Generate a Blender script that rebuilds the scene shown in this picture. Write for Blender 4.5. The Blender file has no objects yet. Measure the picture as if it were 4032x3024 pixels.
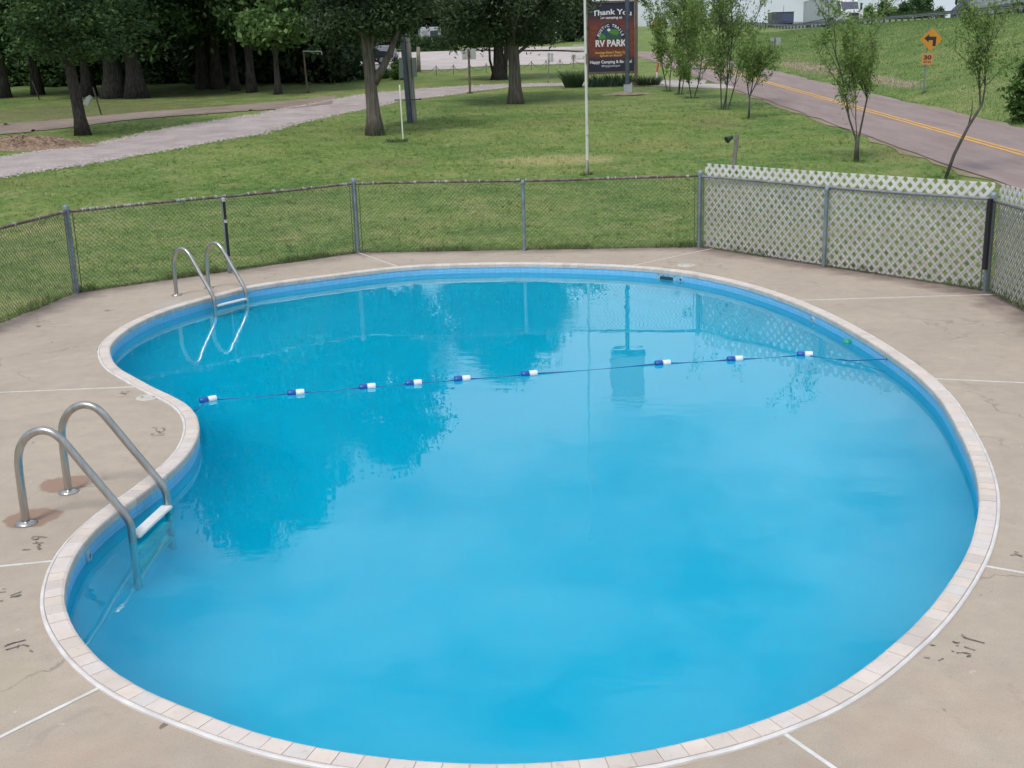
import bpy, bmesh, math, random
import numpy as np
from mathutils import Vector, Matrix
from mathutils.geometry import tessellate_polygon
R_ = math.radians
scene = bpy.context.scene
COL = scene.collection

# ------------------------------------------------------------------ camera
CF, CPITCH, CROLL, CH = 4500.0, R_(15.0815), R_(-1.63768), 2.8879
_F = np.array([0, math.cos(CPITCH), -math.sin(CPITCH)]); _Rx = np.array([1.0, 0, 0]); _Ux = np.cross(_Rx, _F)
_R = math.cos(CROLL) * _Rx + math.sin(CROLL) * _Ux
_U = -math.sin(CROLL) * _Rx + math.cos(CROLL) * _Ux
CAM = np.array([0, 0, CH])
cam = bpy.data.cameras.new('camera'); camo = bpy.data.objects.new('camera', cam); COL.objects.link(camo)
cam.sensor_width = 36.0; cam.lens = 36.0 * CF / 4032.0; cam.clip_start = 0.05; cam.clip_end = 4000
camo.matrix_world = Matrix(((_R[0], _U[0], -_F[0], 0), (_R[1], _U[1], -_F[1], 0), (_R[2], _U[2], -_F[2], CH), (0, 0, 0, 1)))
scene.camera = camo
scene.render.resolution_x = 1024; scene.render.resolution_y = 768

# ------------------------------------------------------------------ world, sun, exposure
SUN_EL, SUN_AZ = R_(58), R_(205)       # azimuth clockwise from +Y
w = bpy.data.worlds.new('World'); scene.world = w; w.use_nodes = True
wn, wl = w.node_tree.nodes, w.node_tree.links
wn.clear()
wo = wn.new('ShaderNodeOutputWorld'); bg = wn.new('ShaderNodeBackground')
sky = wn.new('ShaderNodeTexSky'); sky.sky_type = 'NISHITA'; sky.sun_disc = False
sky.sun_elevation = SUN_EL; sky.sun_rotation = SUN_AZ; sky.dust_density = 2.0; sky.air_density = 1.0; sky.ozone_density = 1.5
tc = wn.new('ShaderNodeTexCoord')
mp = wn.new('ShaderNodeMapping'); mp.inputs['Scale'].default_value = (1, 1, 2.2)
nz = wn.new('ShaderNodeTexNoise'); nz.inputs['Scale'].default_value = 4.5; nz.inputs['Detail'].default_value = 7; nz.inputs['Roughness'].default_value = 0.55
rp = wn.new('ShaderNodeValToRGB'); rp.color_ramp.elements[0].position = 0.41; rp.color_ramp.elements[0].color = (.12, .12, .12, 1)
rp.color_ramp.elements[1].position = 0.59; rp.color_ramp.elements[1].color = (.98, .98, .98, 1)
mx = wn.new('ShaderNodeMix'); mx.data_type = 'RGBA'
mx.inputs['B'].default_value = (6.6, 7.5, 8.3, 1)      # thin overcast cloud sheet
wl.new(tc.outputs['Generated'], mp.inputs['Vector']); wl.new(mp.outputs[0], nz.inputs['Vector'])
wl.new(nz.outputs['Fac'], rp.inputs['Fac']); wl.new(rp.outputs['Color'], mx.inputs['Factor'])
# overcast skies brighten towards the zenith
sxz = wn.new('ShaderNodeSeparateXYZ'); wl.new(tc.outputs['Generated'], sxz.inputs[0])
mr = wn.new('ShaderNodeMapRange'); mr.inputs['From Min'].default_value = 0.0; mr.inputs['From Max'].default_value = 1.0; mr.inputs['To Min'].default_value = .80; mr.inputs['To Max'].default_value = 1.75
wl.new(sxz.outputs['Z'], mr.inputs['Value'])
vm = wn.new('ShaderNodeVectorMath'); vm.operation = 'SCALE'; vm.inputs[0].default_value = (6.5, 7.4, 8.2); wl.new(mr.outputs[0], vm.inputs['Scale']); wl.new(vm.outputs[0], mx.inputs['B'])
wl.new(sky.outputs[0], mx.inputs['A']); wl.new(mx.outputs['Result'], bg.inputs['Color'])
bg.inputs['Strength'].default_value = 0.085
wl.new(bg.outputs[0], wo.inputs['Surface'])
sd = bpy.data.lights.new('sun', 'SUN'); sd.energy = 1.5; sd.angle = R_(14); sd.color = (1.0, .955, .89)
so = bpy.data.objects.new('sun', sd); COL.objects.link(so)
sdir = Vector((math.sin(SUN_AZ) * math.cos(SUN_EL), math.cos(SUN_AZ) * math.cos(SUN_EL), math.sin(SUN_EL)))
so.rotation_euler = sdir.to_track_quat('Z', 'Y').to_euler()
vs = scene.view_settings
vs.view_transform = 'Standard'; vs.look = 'None'; vs.gamma = 1.0; vs.exposure = 0.38; vs.use_curve_mapping = False
scene.render.engine = 'CYCLES'
scene.cycles.max_bounces = 8; scene.cycles.transparent_max_bounces = 12; scene.cycles.diffuse_bounces = 3; scene.cycles.adaptive_threshold = .03
scene.cycles.caustics_reflective = False; scene.cycles.caustics_refractive = True

# ------------------------------------------------------------------ terrain function and pixel helpers
def softp(v, k):
    return k * np.logaddexp(0, np.asarray(v, float) / k)
def terr(x, y):
    x = np.asarray(x, float); y = np.asarray(y, float)
    z = .055 * softp(y - 20.0, .8) - .03
    z = 12.2 - softp(12.2 - z, .6)
    crest = 6.35 + .022 * (y - 89)
    t = np.clip((x - 17.8) / 22.2, 0, 1); t = .55 * t + .45 * t * t * (3 - 2 * t)
    z = z + np.maximum(crest - z, 0) * t
    z = z - .3 * np.exp(-((x - 17.3) / .9) ** 2) * np.clip((y - 20) / 6, 0, 1)
    amp = np.clip((y - 21) / 6, 0, 1) * np.clip((10.0 - x) / 2, 0, 1)
    z = z + amp * (.03 * np.sin(x * .55 + y * .31) + .025 * np.sin(y * .47 - x * .23 + 1.3))
    return z
def ray(px, py):
    d = _F + _R * (px - 2016) / CF - _U * (py - 1512) / CF
    return d
def G(px, py, z=0.0):
    d = ray(px, py); t = (z - CH) / d[2]; return CAM + d * t
def AT(px, py, Y):
    d = ray(px, py); return CAM + d * (Y / d[1])
def T(px, py):
    d = ray(px, py); d = d / d[1]
    t = np.arange(14, 420, .05); P = CAM[None] + d[None] * t[:, None]
    f = P[:, 2] - terr(P[:, 0], P[:, 1]); i = np.argmax(f < 0)
    if not (f < 0).any(): i = len(t) - 1
    p = P[i]; p[2] = terr(p[0], p[1]); return p
def pxm(p):                     # source pixels per metre at a point
    return CF / float((np.asarray(p) - CAM) @ _F)

# ------------------------------------------------------------------ materials
MATS = {}
def nodes_of(m): return m.node_tree.nodes, m.node_tree.links
def mat(name, col, rough=.7, col2=None, scale=5.0, detail=4.0, metal=0.0, bump=0.0, bscale=40.0, contrast=(.35, .65), spec=.5, stretch=None, emit=None):
    if name in MATS: return MATS[name]
    m = bpy.data.materials.new(name); m.use_nodes = True; MATS[name] = m
    n, l = nodes_of(m); b = n['Principled BSDF']
    b.inputs['Base Color'].default_value = (*col, 1); b.inputs['Roughness'].default_value = rough
    b.inputs['Metallic'].default_value = metal; b.inputs['Specular IOR Level'].default_value = spec
    if col2 is not None or bump:
        t = n.new('ShaderNodeTexCoord'); src = t.outputs['Object']
        if stretch:
            mpn = n.new('ShaderNodeMapping'); mpn.inputs['Scale'].default_value = stretch
            l.new(src, mpn.inputs[0]); src = mpn.outputs[0]
    if col2 is not None:
        x = n.new('ShaderNodeTexNoise'); x.inputs['Scale'].default_value = scale; x.inputs['Detail'].default_value = detail
        r = n.new('ShaderNodeValToRGB'); r.color_ramp.elements[0].position, r.color_ramp.elements[1].position = contrast
        r.color_ramp.elements[0].color = (*col, 1); r.color_ramp.elements[1].color = (*col2, 1)
        l.new(src, x.inputs['Vector']); l.new(x.outputs['Fac'], r.inputs['Fac']); l.new(r.outputs['Color'], b.inputs['Base Color'])
    if bump:
        x2 = n.new('ShaderNodeTexNoise'); x2.inputs['Scale'].default_value = bscale; x2.inputs['Detail'].default_value = 5
        bp = n.new('ShaderNodeBump'); bp.inputs['Strength'].default_value = bump; bp.inputs['Distance'].default_value = .02
        l.new(src, x2.inputs['Vector']); l.new(x2.outputs['Fac'], bp.inputs['Height']); l.new(bp.outputs[0], b.inputs['Normal'])
    return m

class NT:                                   # tiny node-graph helper
    def __init__(s, name):
        s.m = bpy.data.materials.new(name); s.m.use_nodes = True; MATS[name] = s.m
        s.n, s.l = nodes_of(s.m); s.b = s.n['Principled BSDF']; s.tc = s.n.new('ShaderNodeTexCoord')
    def obj(s, scale=None, out='Object'):
        if scale is None: return s.tc.outputs[out]
        k = s.n.new('ShaderNodeMapping'); k.inputs['Scale'].default_value = scale; s.l.new(s.tc.outputs[out], k.inputs[0]); return k.outputs[0]
    def noise(s, vec, scale, detail=4, rough=.5, dist=0):
        k = s.n.new('ShaderNodeTexNoise'); k.inputs['Scale'].default_value = scale; k.inputs['Detail'].default_value = detail
        k.inputs['Roughness'].default_value = rough; k.inputs['Distortion'].default_value = dist
        s.l.new(vec, k.inputs['Vector']); return k.outputs['Fac']
    def ramp(s, fac, stops):
        k = s.n.new('ShaderNodeValToRGB'); e = k.color_ramp.elements
        while len(e) < len(stops): e.new(.5)
        for i, (p, c) in enumerate(stops):
            e[i].position = p; e[i].color = (*c, 1) if len(c) == 3 else c
        s.l.new(fac, k.inputs['Fac']); return k.outputs['Color']
    def mix(s, fac, a, b, mode='MIX'):
        k = s.n.new('ShaderNodeMix'); k.data_type = 'RGBA'; k.blend_type = mode
        for key, v in (('Factor', fac), ('A', a), ('B', b)):
            if isinstance(v, (int, float)): k.inputs[key].default_value = v
            elif isinstance(v, tuple): k.inputs[key].default_value = (*v, 1)
            else: s.l.new(v, k.inputs[key])
        return k.outputs['Result']
    def math(s, op, a, b=0.0, c=None):
        k = s.n.new('ShaderNodeMath'); k.operation = op
        for i, v in enumerate((a, b, c)):
            if v is None: continue
            if isinstance(v, (int, float)): k.inputs[i].default_value = v
            else: s.l.new(v, k.inputs[i])
        return k.outputs[0]
    def vdist(s, vec, p):
        k = s.n.new('ShaderNodeVectorMath'); k.operation = 'DISTANCE'; s.l.new(vec, k.inputs[0]); k.inputs[1].default_value = p; return k.outputs['Value']
    def vmul(s, vec, p):
        k = s.n.new('ShaderNodeVectorMath'); k.operation = 'MULTIPLY'; s.l.new(vec, k.inputs[0]); k.inputs[1].default_value = p; return k.outputs[0]
    def bump(s, h, strength, dist=.02, nrm=None):
        k = s.n.new('ShaderNodeBump'); k.inputs['Strength'].default_value = strength; k.inputs['Distance'].default_value = dist
        s.l.new(h, k.inputs['Height'])
        if nrm is not None: s.l.new(nrm, k.inputs['Normal'])
        return k.outputs[0]
    def done(s, color=None, rough=None, normal=None):
        if color is not None: s.l.new(color, s.b.inputs['Base Color'])
        if rough is not None:
            if isinstance(rough, (int, float)): s.b.inputs['Roughness'].default_value = rough
            else: s.l.new(rough, s.b.inputs['Roughness'])
        if normal is not None: s.l.new(normal, s.b.inputs['Normal'])
        return s.m

# ------------------------------------------------------------------ mesh helpers
def link_obj(name, me, m=None, parent=None, smooth=False):
    if m is not None and not me.materials: me.materials.append(m)
    if smooth: me.polygons.foreach_set('use_smooth', [True] * len(me.polygons))
    o = bpy.data.objects.new(name, me); COL.objects.link(o)
    if parent is not None: o.parent = parent
    return o
def tag(o, label, cat, group=None):
    o['label'] = label; o['category'] = cat
    if group: o['group'] = group
    return o
def thing(name, label, cat, loc=(0, 0, 0), rz=0.0, group=None):
    o = bpy.data.objects.new(name, None); COL.objects.link(o); o.empty_display_size = .2
    o.location = loc; o.rotation_euler = (0, 0, rz); return tag(o, label, cat, group)
def structure(o): o['kind'] = 'structure'; return o
def stuff(o): o['kind'] = 'stuff'; return o
class MB:
    def __init__(s): s.v = []; s.f = []
    def add(s, vs_, fs):
        k = len(s.v); s.v.extend([tuple(map(float, a)) for a in vs_]); s.f.extend([tuple(i + k for i in f) for f in fs]); return s
    def box(s, x0, x1, y0, y1, z0, z1):
        return s.add([(x0, y0, z0), (x1, y0, z0), (x1, y1, z0), (x0, y1, z0), (x0, y0, z1), (x1, y0, z1), (x1, y1, z1), (x0, y1, z1)],
                     [(0, 3, 2, 1), (4, 5, 6, 7), (0, 1, 5, 4), (1, 2, 6, 5), (2, 3, 7, 6), (3, 0, 4, 7)])
    def tube(s, pts, rad, n=8, cap=True):
        pts = [np.asarray(p, float) for p in pts]
        if not hasattr(rad, '__len__'): rad = [rad] * len(pts)
        k = len(s.v); ref = None
        for i, p in enumerate(pts):
            d = pts[min(i + 1, len(pts) - 1)] - pts[max(i - 1, 0)]; d = d / (np.linalg.norm(d) + 1e-9)
            if ref is None:
                ref = np.array([1.0, 0, 0]) if abs(d[0]) < .8 else np.array([0, 1.0, 0])
            u = ref - d * (ref @ d); u /= np.linalg.norm(u); v = np.cross(d, u); ref = u
            for j in range(n):
                a = 2 * math.pi * j / n
                s.v.append(tuple(p + rad[i] * (math.cos(a) * u + math.sin(a) * v)))
        for i in range(len(pts) - 1):
            for j in range(n):
                a = k + i * n + j; b = k + i * n + (j + 1) % n
                s.f.append((a, b, b + n, a + n))
        if cap:
            s.f.append(tuple(k + j for j in reversed(range(n)))); q = k + (len(pts) - 1) * n
            s.f.append(tuple(q + j for j in range(n)))
        return s
    def prism(s, prof, y0, y1):             # prof: (x, z) outline extruded along y
        n = len(prof); k = [(x, y0, z) for x, z in prof] + [(x, y1, z) for x, z in prof]
        return s.add(k, [tuple(range(n)), tuple(reversed(range(n, 2 * n)))] + [(i, i + n, (i + 1) % n + n, (i + 1) % n) for i in range(n)])
    def extrude(s, prof, o, ax, ay, az, th):   # prof 2D in plane (ax, ay) at o, thickness th along az
        o, ax, ay, az = map(lambda a: np.asarray(a, float), (o, ax, ay, az)); n = len(prof)
        a = [o + ax * x + ay * y for x, y in prof]; b = [q + az * th for q in a]
        return s.add(a + b, [tuple(reversed(range(n))), tuple(range(n, 2 * n))] + [(i, (i + 1) % n, (i + 1) % n + n, i + n) for i in range(n)])
    def mesh(s, name):
        me = bpy.data.meshes.new(name); me.from_pydata(s.v, [], s.f); me.update(); return me
    def build(s, name, m, parent=None, smooth=False, bevel=0.0):
        me = s.mesh(name)
        if bevel or True:
            bm = bmesh.new(); bm.from_mesh(me)
            bmesh.ops.recalc_face_normals(bm, faces=bm.faces)
            if bevel: bmesh.ops.bevel(bm, geom=list(bm.edges), offset=bevel, segments=2, affect='EDGES', clamp_overlap=True)
            bm.to_mesh(me); bm.free()
        return link_obj(name, me, m, parent, smooth)
def lathe(prof, n=20):                      # prof (r, z) -> MB about z
    m = MB(); k = len(prof)
    for i in range(n):
        a = 2 * math.pi * i / n
        for r, z in prof: m.v.append((r * math.cos(a), r * math.sin(a), z))
    for i in range(n):
        for j in range(k - 1):
            a = i * k + j; b = ((i + 1) % n) * k + j; m.f.append((a, b, b + 1, a + 1))
    return m
def smooth_by_angle(o, deg=40):
    me = o.data; me.polygons.foreach_set('use_smooth', [True] * len(me.polygons))
    bm = bmesh.new(); bm.from_mesh(me)
    for e in bm.edges:
        if len(e.link_faces) == 2 and e.calc_face_angle(0) > R_(deg): e.smooth = False
    bm.to_mesh(me); bm.free(); return o
def np_mesh(name, verts, faces):            # faces: (N,k) int array
    me = bpy.data.meshes.new(name); verts = np.asarray(verts, np.float32); faces = np.asarray(faces, np.int32); k = faces.shape[1]
    me.vertices.add(len(verts)); me.vertices.foreach_set('co', verts.ravel())
    me.loops.add(faces.size); me.loops.foreach_set('vertex_index', faces.ravel())
    me.polygons.add(len(faces)); me.polygons.foreach_set('loop_start', np.arange(len(faces), dtype=np.int32) * k)
    me.update(calc_edges=True); return me
def in_poly(x, y, poly):
    x = np.asarray(x); y = np.asarray(y); c = np.zeros(x.shape, bool); n = len(poly)
    for i in range(n):
        x1, y1 = poly[i][:2]; x2, y2 = poly[(i + 1) % n][:2]
        k = ((y1 > y) != (y2 > y)) & (x < (x2 - x1) * (y - y1) / (y2 - y1 + 1e-12) + x1); c ^= k
    return c
_tx = bpy.data.curves.new('tmp_text', 'FONT'); _to = bpy.data.objects.new('tmp_text', _tx); COL.objects.link(_to)
def text_pts(body, size, bold=0.0, shear=0.0, spacing=1.0):
    _tx.body = body; _tx.size = size; _tx.offset = bold; _tx.shear = shear; _tx.align_x = 'CENTER'; _tx.align_y = 'CENTER'; _tx.fill_mode = 'FRONT'; _tx.space_character = spacing
    _tx.resolution_u = 3
    bpy.context.view_layer.update(); dg = bpy.context.evaluated_depsgraph_get()
    me = bpy.data.meshes.new_from_object(_to.evaluated_get(dg))
    v = [tuple(a.co) for a in me.vertices]; f = [tuple(p.vertices) for p in me.polygons]; bpy.data.meshes.remove(me); return v, f

# =================================================================== POOL GEOMETRY
POOL_PX = [(384,1391.7),(393,1355.5),(434,1315),(497,1274),(588,1233),(678,1202),(836,1159),(1000,1120),(1294,1080),(1565,1048),(1768,1037),(2000,1032),(2226,1034.5),(2475,1043.6),(2678,1061.7),(2836,1088.8),(3000,1130),(3154,1183),(3298,1246),(3420,1311),(3527,1376),(3650,1462),(3756,1562),(3821,1660),(3882,1772),(3919,1865),(3938,1963),(3935,2033),(3919,2126),(3873,2240),(3746,2432),(3578,2595),(3373,2754),(3126,2870),(3000,2915),(2814,2969),(2678,3000),(2400,3050),(1950,3078),(1500,3052),(1217,3008),(1000,2963),(768,2878),(542,2792),(389,2706),(316,2652),(235,2562),(181,2476),(154,2372),(181,2250),(208,2196),(253,2133),(316,2070),(407,1997),(497,1938),(610,1853),(678,1789),(714,1730),(725,1681),(714,1635),(678,1595),(610,1559),(542,1527),(497,1500),(413,1450)]
_O = np.array([G(a, b, .015)[:2] for a, b in POOL_PX])
def resample(L, n):
    d = np.linalg.norm(np.roll(L, -1, 0) - L, axis=1); s = np.concatenate([[0], np.cumsum(d)]); LL = np.vstack([L, L[:1]])
    q = np.linspace(0, s[-1], n, endpoint=False)
    return np.stack([np.interp(q, s, LL[:, 0]), np.interp(q, s, LL[:, 1])], 1)
_dense = []
for i in range(len(_O)):
    a, b, c, d = _O[i - 1], _O[i], _O[(i + 1) % len(_O)], _O[(i + 2) % len(_O)]
    for t in np.linspace(0, 1, 16, endpoint=False):
        _dense.append(.5 * (2 * b + (c - a) * t + (2 * a - 5 * b + 4 * c - d) * t * t + (3 * b - a - 3 * c + d) * t ** 3))
LOOP = resample(np.array(_dense), 1200)
for _ in range(60): LOOP = .5 * LOOP + .25 * (np.roll(LOOP, 1, 0) + np.roll(LOOP, -1, 0))
LOOP = resample(LOOP, 1200)
_tg = np.roll(LOOP, -1, 0) - np.roll(LOOP, 1, 0); _tg /= np.linalg.norm(_tg, axis=1)[:, None]
_area = .5 * np.sum(LOOP[:, 0] * np.roll(LOOP[:, 1], -1) - np.roll(LOOP[:, 0], -1) * LOOP[:, 1])
INN = np.stack([-_tg[:, 1], _tg[:, 0]], 1) * (1 if _area > 0 else -1)      # inward normal
PER = float(np.sum(np.linalg.norm(np.roll(LOOP, -1, 0) - LOOP, axis=1)))
def loop_at(s, off):
    k = (s / PER * 1200) % 1200; i = int(k); t = k - i; j = (i + 1) % 1200
    return LOOP[i] * (1 - t) + LOOP[j] * t + off * (INN[i] * (1 - t) + INN[j] * t)
def off_loop(off, step=4): return LOOP[::step] + off * INN[::step]
def nearest_s(p):
    return float(np.argmin(np.linalg.norm(LOOP - np.asarray(p)[:2], axis=1))) * PER / 1200
WZ = -.13                                                                    # water level

# fence corner positions (world)
A = G(302, 1154.3)[:2]; B = G(904, 1075)[:2]; C_ = G(1409, 996)[:2]; D = G(2064.6, 987)[:2]; E_ = G(2752.7, 973.5)[:2]; F_ = G(3242.6, 1052)[:2]; G_ = G(3881.8, 1148)[:2]
def along(p, q, L): d = (q - p) / np.linalg.norm(q - p); return p + d * L
L0 = along(A, G(0, 1277)[:2], 5.2)          # fence corner out of frame on the left
R0 = along(G_, G(4032, 1226)[:2], 5.0)      # out of frame on the right
OUT = [np.array([-9.5, -4.0]), np.array([L0[0] - 1.5, L0[1] - 4]), L0, A, C_, E_, G_, R0, np.array([R0[0] + .6, R0[1] - 5]), np.array([9.0, -4.0])]
def grow(poly, d):
    c = np.mean(poly, axis=0); r = []
    for i in range(len(poly)):
        a, b, e = poly[i - 1], poly[i], poly[(i + 1) % len(poly)]
        n1 = np.array([-(b - a)[1], (b - a)[0]]); n1 = n1 / np.linalg.norm(n1); n2 = np.array([-(e - b)[1], (e - b)[0]]); n2 = n2 / np.linalg.norm(n2)
        n = n1 + n2; n /= np.linalg.norm(n); s = 1 if (b - c) @ n > 0 else -1
        r.append(b + n * s * d / max(.5, abs(n @ n1)))
    return r
DECK = grow(OUT, .10)

# ------------------------------------------------------------------ ground
def grass_graph(s, tall=False):
    o = s.obj()
    big = s.noise(o, .16, 3, .55); mid = s.noise(o, .9, 5, .6); fine = s.noise(s.obj((1, .45, 1)), 9, 6, .7)
    c1 = s.ramp(big, [(.30, (.090, .158, .040)), (.50, (.162, .218, .062)), (.68, (.255, .260, .098))])
    c2 = s.ramp(mid, [(.30, (.056, .128, .030)), (.5, (.138, .206, .056)), (.68, (.265, .255, .110))])
    c = s.mix(.55, c1, c2)
    f = s.ramp(fine, [(.28, (.42, .46, .40)), (.5, (1, 1, 1)), (.72, (1.5, 1.42, 1.38))])
    dry = s.noise(o, 2.6, 5, .7, .6); c = s.mix(s.ramp(dry, [(.54, (0, 0, 0)), (.68, (.55, .55, .55))]), c, (.27, .235, .125))
    c = s.mix(.85, c, f, 'MULTIPLY')
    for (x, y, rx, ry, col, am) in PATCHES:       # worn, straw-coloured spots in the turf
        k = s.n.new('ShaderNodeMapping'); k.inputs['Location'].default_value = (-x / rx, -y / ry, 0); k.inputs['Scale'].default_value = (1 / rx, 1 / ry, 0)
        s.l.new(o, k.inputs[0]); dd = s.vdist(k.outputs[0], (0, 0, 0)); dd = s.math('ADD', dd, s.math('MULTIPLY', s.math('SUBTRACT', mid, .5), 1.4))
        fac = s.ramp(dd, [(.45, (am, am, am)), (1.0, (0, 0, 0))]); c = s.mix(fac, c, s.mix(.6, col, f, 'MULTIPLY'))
    return c, fine
_q = lambda px, py: T(px, py)
PATCHES = []
for px, py, rx, ry, col, am in [(2180, 632, 2.1, 1.6, (.33, .30, .14), .9), (2560, 575, 1.6, 1.5, (.22, .21, .08), .55), (2170, 480, 2.4, 1.6, (.20, .19, .085), .45),
                                (3150, 200, 3.5, 16, (.30, .22, .16), .0), (3540, 610, 1.0, 2.0, (.24, .20, .09), .5), (150, 720, 3, 1.2, (.20, .20, .07), .4),
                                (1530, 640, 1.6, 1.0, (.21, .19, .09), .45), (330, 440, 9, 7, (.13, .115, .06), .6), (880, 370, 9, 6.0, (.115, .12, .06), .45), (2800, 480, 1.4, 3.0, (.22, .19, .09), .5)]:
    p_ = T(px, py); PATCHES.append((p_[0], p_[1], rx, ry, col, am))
for px, py, rx, ry in [(3200, 262, 1.1, 10), (3450, 310, .8, 4.5), (3560, 330, .7, 2.5)]:     # bare eroded soil at the embankment foot
    p_ = T(px, py); PATCHES.append((p_[0], p_[1], rx, ry, (.34, .25, .19), .95))
s = NT('lawn'); c, fine = grass_graph(s)
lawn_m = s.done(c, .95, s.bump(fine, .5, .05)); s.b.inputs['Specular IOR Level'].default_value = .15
s = NT('grass_blade'); c, fine = grass_graph(s)
s.b.inputs['Specular IOR Level'].default_value = .2
blade_m = s.done(s.mix(1.0, c, (1.24, 1.32, 1.12), 'MULTIPLY'), .7)

s = NT('rough_grass'); o = s.obj(); g1 = s.noise(o, .35, 4, .6); g2 = s.noise(o, 4.0, 5, .7)
c = s.ramp(g1, [(.3, (.110, .200, .066)), (.55, (.155, .240, .088)), (.72, (.220, .255, .110))]); c = s.mix(.8, c, s.ramp(g2, [(.3, (.78, .80, .76)), (.7, (1.18, 1.16, 1.14))]), 'MULTIPLY')
rough_m = s.done(c, .85); s.b.inputs['Specular IOR Level'].default_value = .15
def axis_pts(spec):
    r = []
    for a, b, st in spec: r += list(np.arange(a, b, st))
    return np.array(r + [spec[-1][1]])
gx = axis_pts([(-600, -120, 60), (-120, -40, 8), (-40, -16, 2), (-16, 14, .5), (14, 22, .4), (22, 46, 1.5), (46, 120, 8), (120, 700, 58)])
gy = axis_pts([(-60, -6, 6), (-6, 70, .5), (70, 130, 2), (130, 260, 5), (260, 400, 20), (400, 1600, 120)])
X, Y = np.meshgrid(gx, gy); Z = terr(X, Y)
ni, nj = X.shape
idx = np.arange(ni * nj).reshape(ni, nj)
quads = np.stack([idx[:-1, :-1].ravel(), idx[:-1, 1:].ravel(), idx[1:, 1:].ravel(), idx[1:, :-1].ravel()], 1)
V = np.stack([X.ravel(), Y.ravel(), Z.ravel()], 1)
inside = in_poly(V[:, 0], V[:, 1], grow(OUT, -.05)).reshape(-1)
keep = ~inside[quads].all(axis=1)
# vertices under the deck drop out of sight
V[in_poly(V[:, 0], V[:, 1], grow(OUT, .06)), 2] -= .25
ground = link_obj('ground', np_mesh('ground', V, quads[keep]), lawn_m, smooth=True); structure(ground)

# ------------------------------------------------------------------ deck slabs
DECK_STAINS = [(104, 2050, .20, .085), (235, 1915, .19, .08)]
s = NT('deck_concrete'); o = s.obj()
n1 = s.noise(o, .7, 4, .55); n2 = s.noise(o, 6, 6, .6); n3 = s.noise(o, 160, 4, .75); n4 = s.noise(o, 38, 5, .7)
c = s.ramp(n1, [(.3, (.388, .320, .258)), (.7, (.465, .383, .306))])
c = s.mix(.35, c, s.ramp(n2, [(.3, (.78, .77, .76)), (.7, (1.14, 1.13, 1.12))]), 'MULTIPLY')
c = s.mix(.55, c, s.ramp(n3, [(.30, (.55, .52, .5)), (.5, (1, 1, 1)), (.72, (1.3, 1.28, 1.25))]), 'MULTIPLY')
c = s.mix(.45, c, s.ramp(n4, [(.26, (.55, .5, .47)), (.42, (1, 1, 1))]), 'MULTIPLY')
# small dark litter flecks
fl = s.noise(s.obj((1, .55, 1)), 7.5, 2, .4)
c = s.mix(s.ramp(fl, [(.755, (0, 0, 0)), (.78, (.75, .75, .75))]), c, (.09, .075, .06))
# blotchy rusty tint close to the house end, grime along the far fence
py_ = s.n.new('ShaderNodeSeparateXYZ'); s.l.new(o, py_.inputs[0])
rust = s.math('MULTIPLY', s.ramp(s.noise(o, 1.6, 4, .6), [(.48, (0, 0, 0)), (.7, (1, 1, 1))]), s.ramp(s.math('MULTIPLY', py_.outputs[1], .1), [(.42, (1, 1, 1)), (.56, (0, 0, 0))]))
c = s.mix(s.math('MULTIPLY', rust, .35), c, (.46, .29, .21))
pk = s.noise(o, 2.7, 6, .7, .8); c = s.mix(s.ramp(pk, [(.60, (0, 0, 0)), (.72, (.4, .4, .4))]), c, (.27, .215, .175))
wt = s.noise(s.obj((1, .6, 1)), 11, 3, .5); c = s.mix(s.ramp(wt, [(.715, (0, 0, 0)), (.74, (.6, .6, .6))]), c, (.55, .50, .44))
vo = s.n.new('ShaderNodeTexVoronoi'); vo.feature = 'DISTANCE_TO_EDGE'; vo.inputs['Scale'].default_value = .42
wv3 = s.n.new('ShaderNodeVectorMath'); wv3.operation = 'ADD'; s.l.new(o, wv3.inputs[0]); nzc = s.n.new('ShaderNodeTexNoise'); nzc.inputs['Scale'].default_value = 2.2; nzc.inputs['Detail'].default_value = 6; s.l.new(o, nzc.inputs['Vector']); s.l.new(nzc.outputs['Color'], wv3.inputs[1]); s.l.new(wv3.outputs[0], vo.inputs['Vector'])
ck = s.math('MULTIPLY', s.ramp(vo.outputs['Distance'], [(.0022, (.55, .55, .55)), (.005, (0, 0, 0))]), s.ramp(s.noise(o, .5, 2), [(.50, (0, 0, 0)), (.58, (1, 1, 1))])); c = s.mix(ck, c, (.13, .10, .085))
grim = s.noise(o, 2.2, 5, .65); stn = s.noise(o, 8, 3)
for a, b_, f in [(L0, A, 1), (A, C_, 1), (C_, E_, 1), (E_, G_, 1.3), (G_, R0, 1.4)]:        # dirty strip washed up against the fence foot
    d_ = (b_ - a) / np.linalg.norm(b_ - a); nrm = np.array([-d_[1], d_[0]])
    k = s.n.new('ShaderNodeVectorMath'); k.operation = 'DOT_PRODUCT'; s.l.new(o, k.inputs[0]); k.inputs[1].default_value = (nrm[0], nrm[1], 0)
    dd = s.math('ABSOLUTE', s.math('SUBTRACT', k.outputs['Value'], float(a @ nrm)))
    dd = s.math('ADD', dd, s.math('MULTIPLY', s.math('SUBTRACT', grim, .5), 1.1))
    c = s.mix(s.ramp(dd, [(.05, (.62 * f,) * 3), (.5, (0, 0, 0))]), c, (.17, .125, .115))
for px, py, r, am in DECK_STAINS:           # rust rings round the ladder flanges
    p_ = G(px, py); dd = s.vdist(s.vmul(o, (1, 1, 0)), (p_[0] + .02, p_[1] + .05, 0))
    dd = s.math('ADD', dd, s.math('MULTIPLY', s.math('SUBTRACT', stn, .5), .12))
    c = s.mix(s.ramp(s.math('MULTIPLY', dd, 2.0), [(.34, (.75, .75, .75)), (.40, (0, 0, 0))]), c, (.27, .155, .11))
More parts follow.
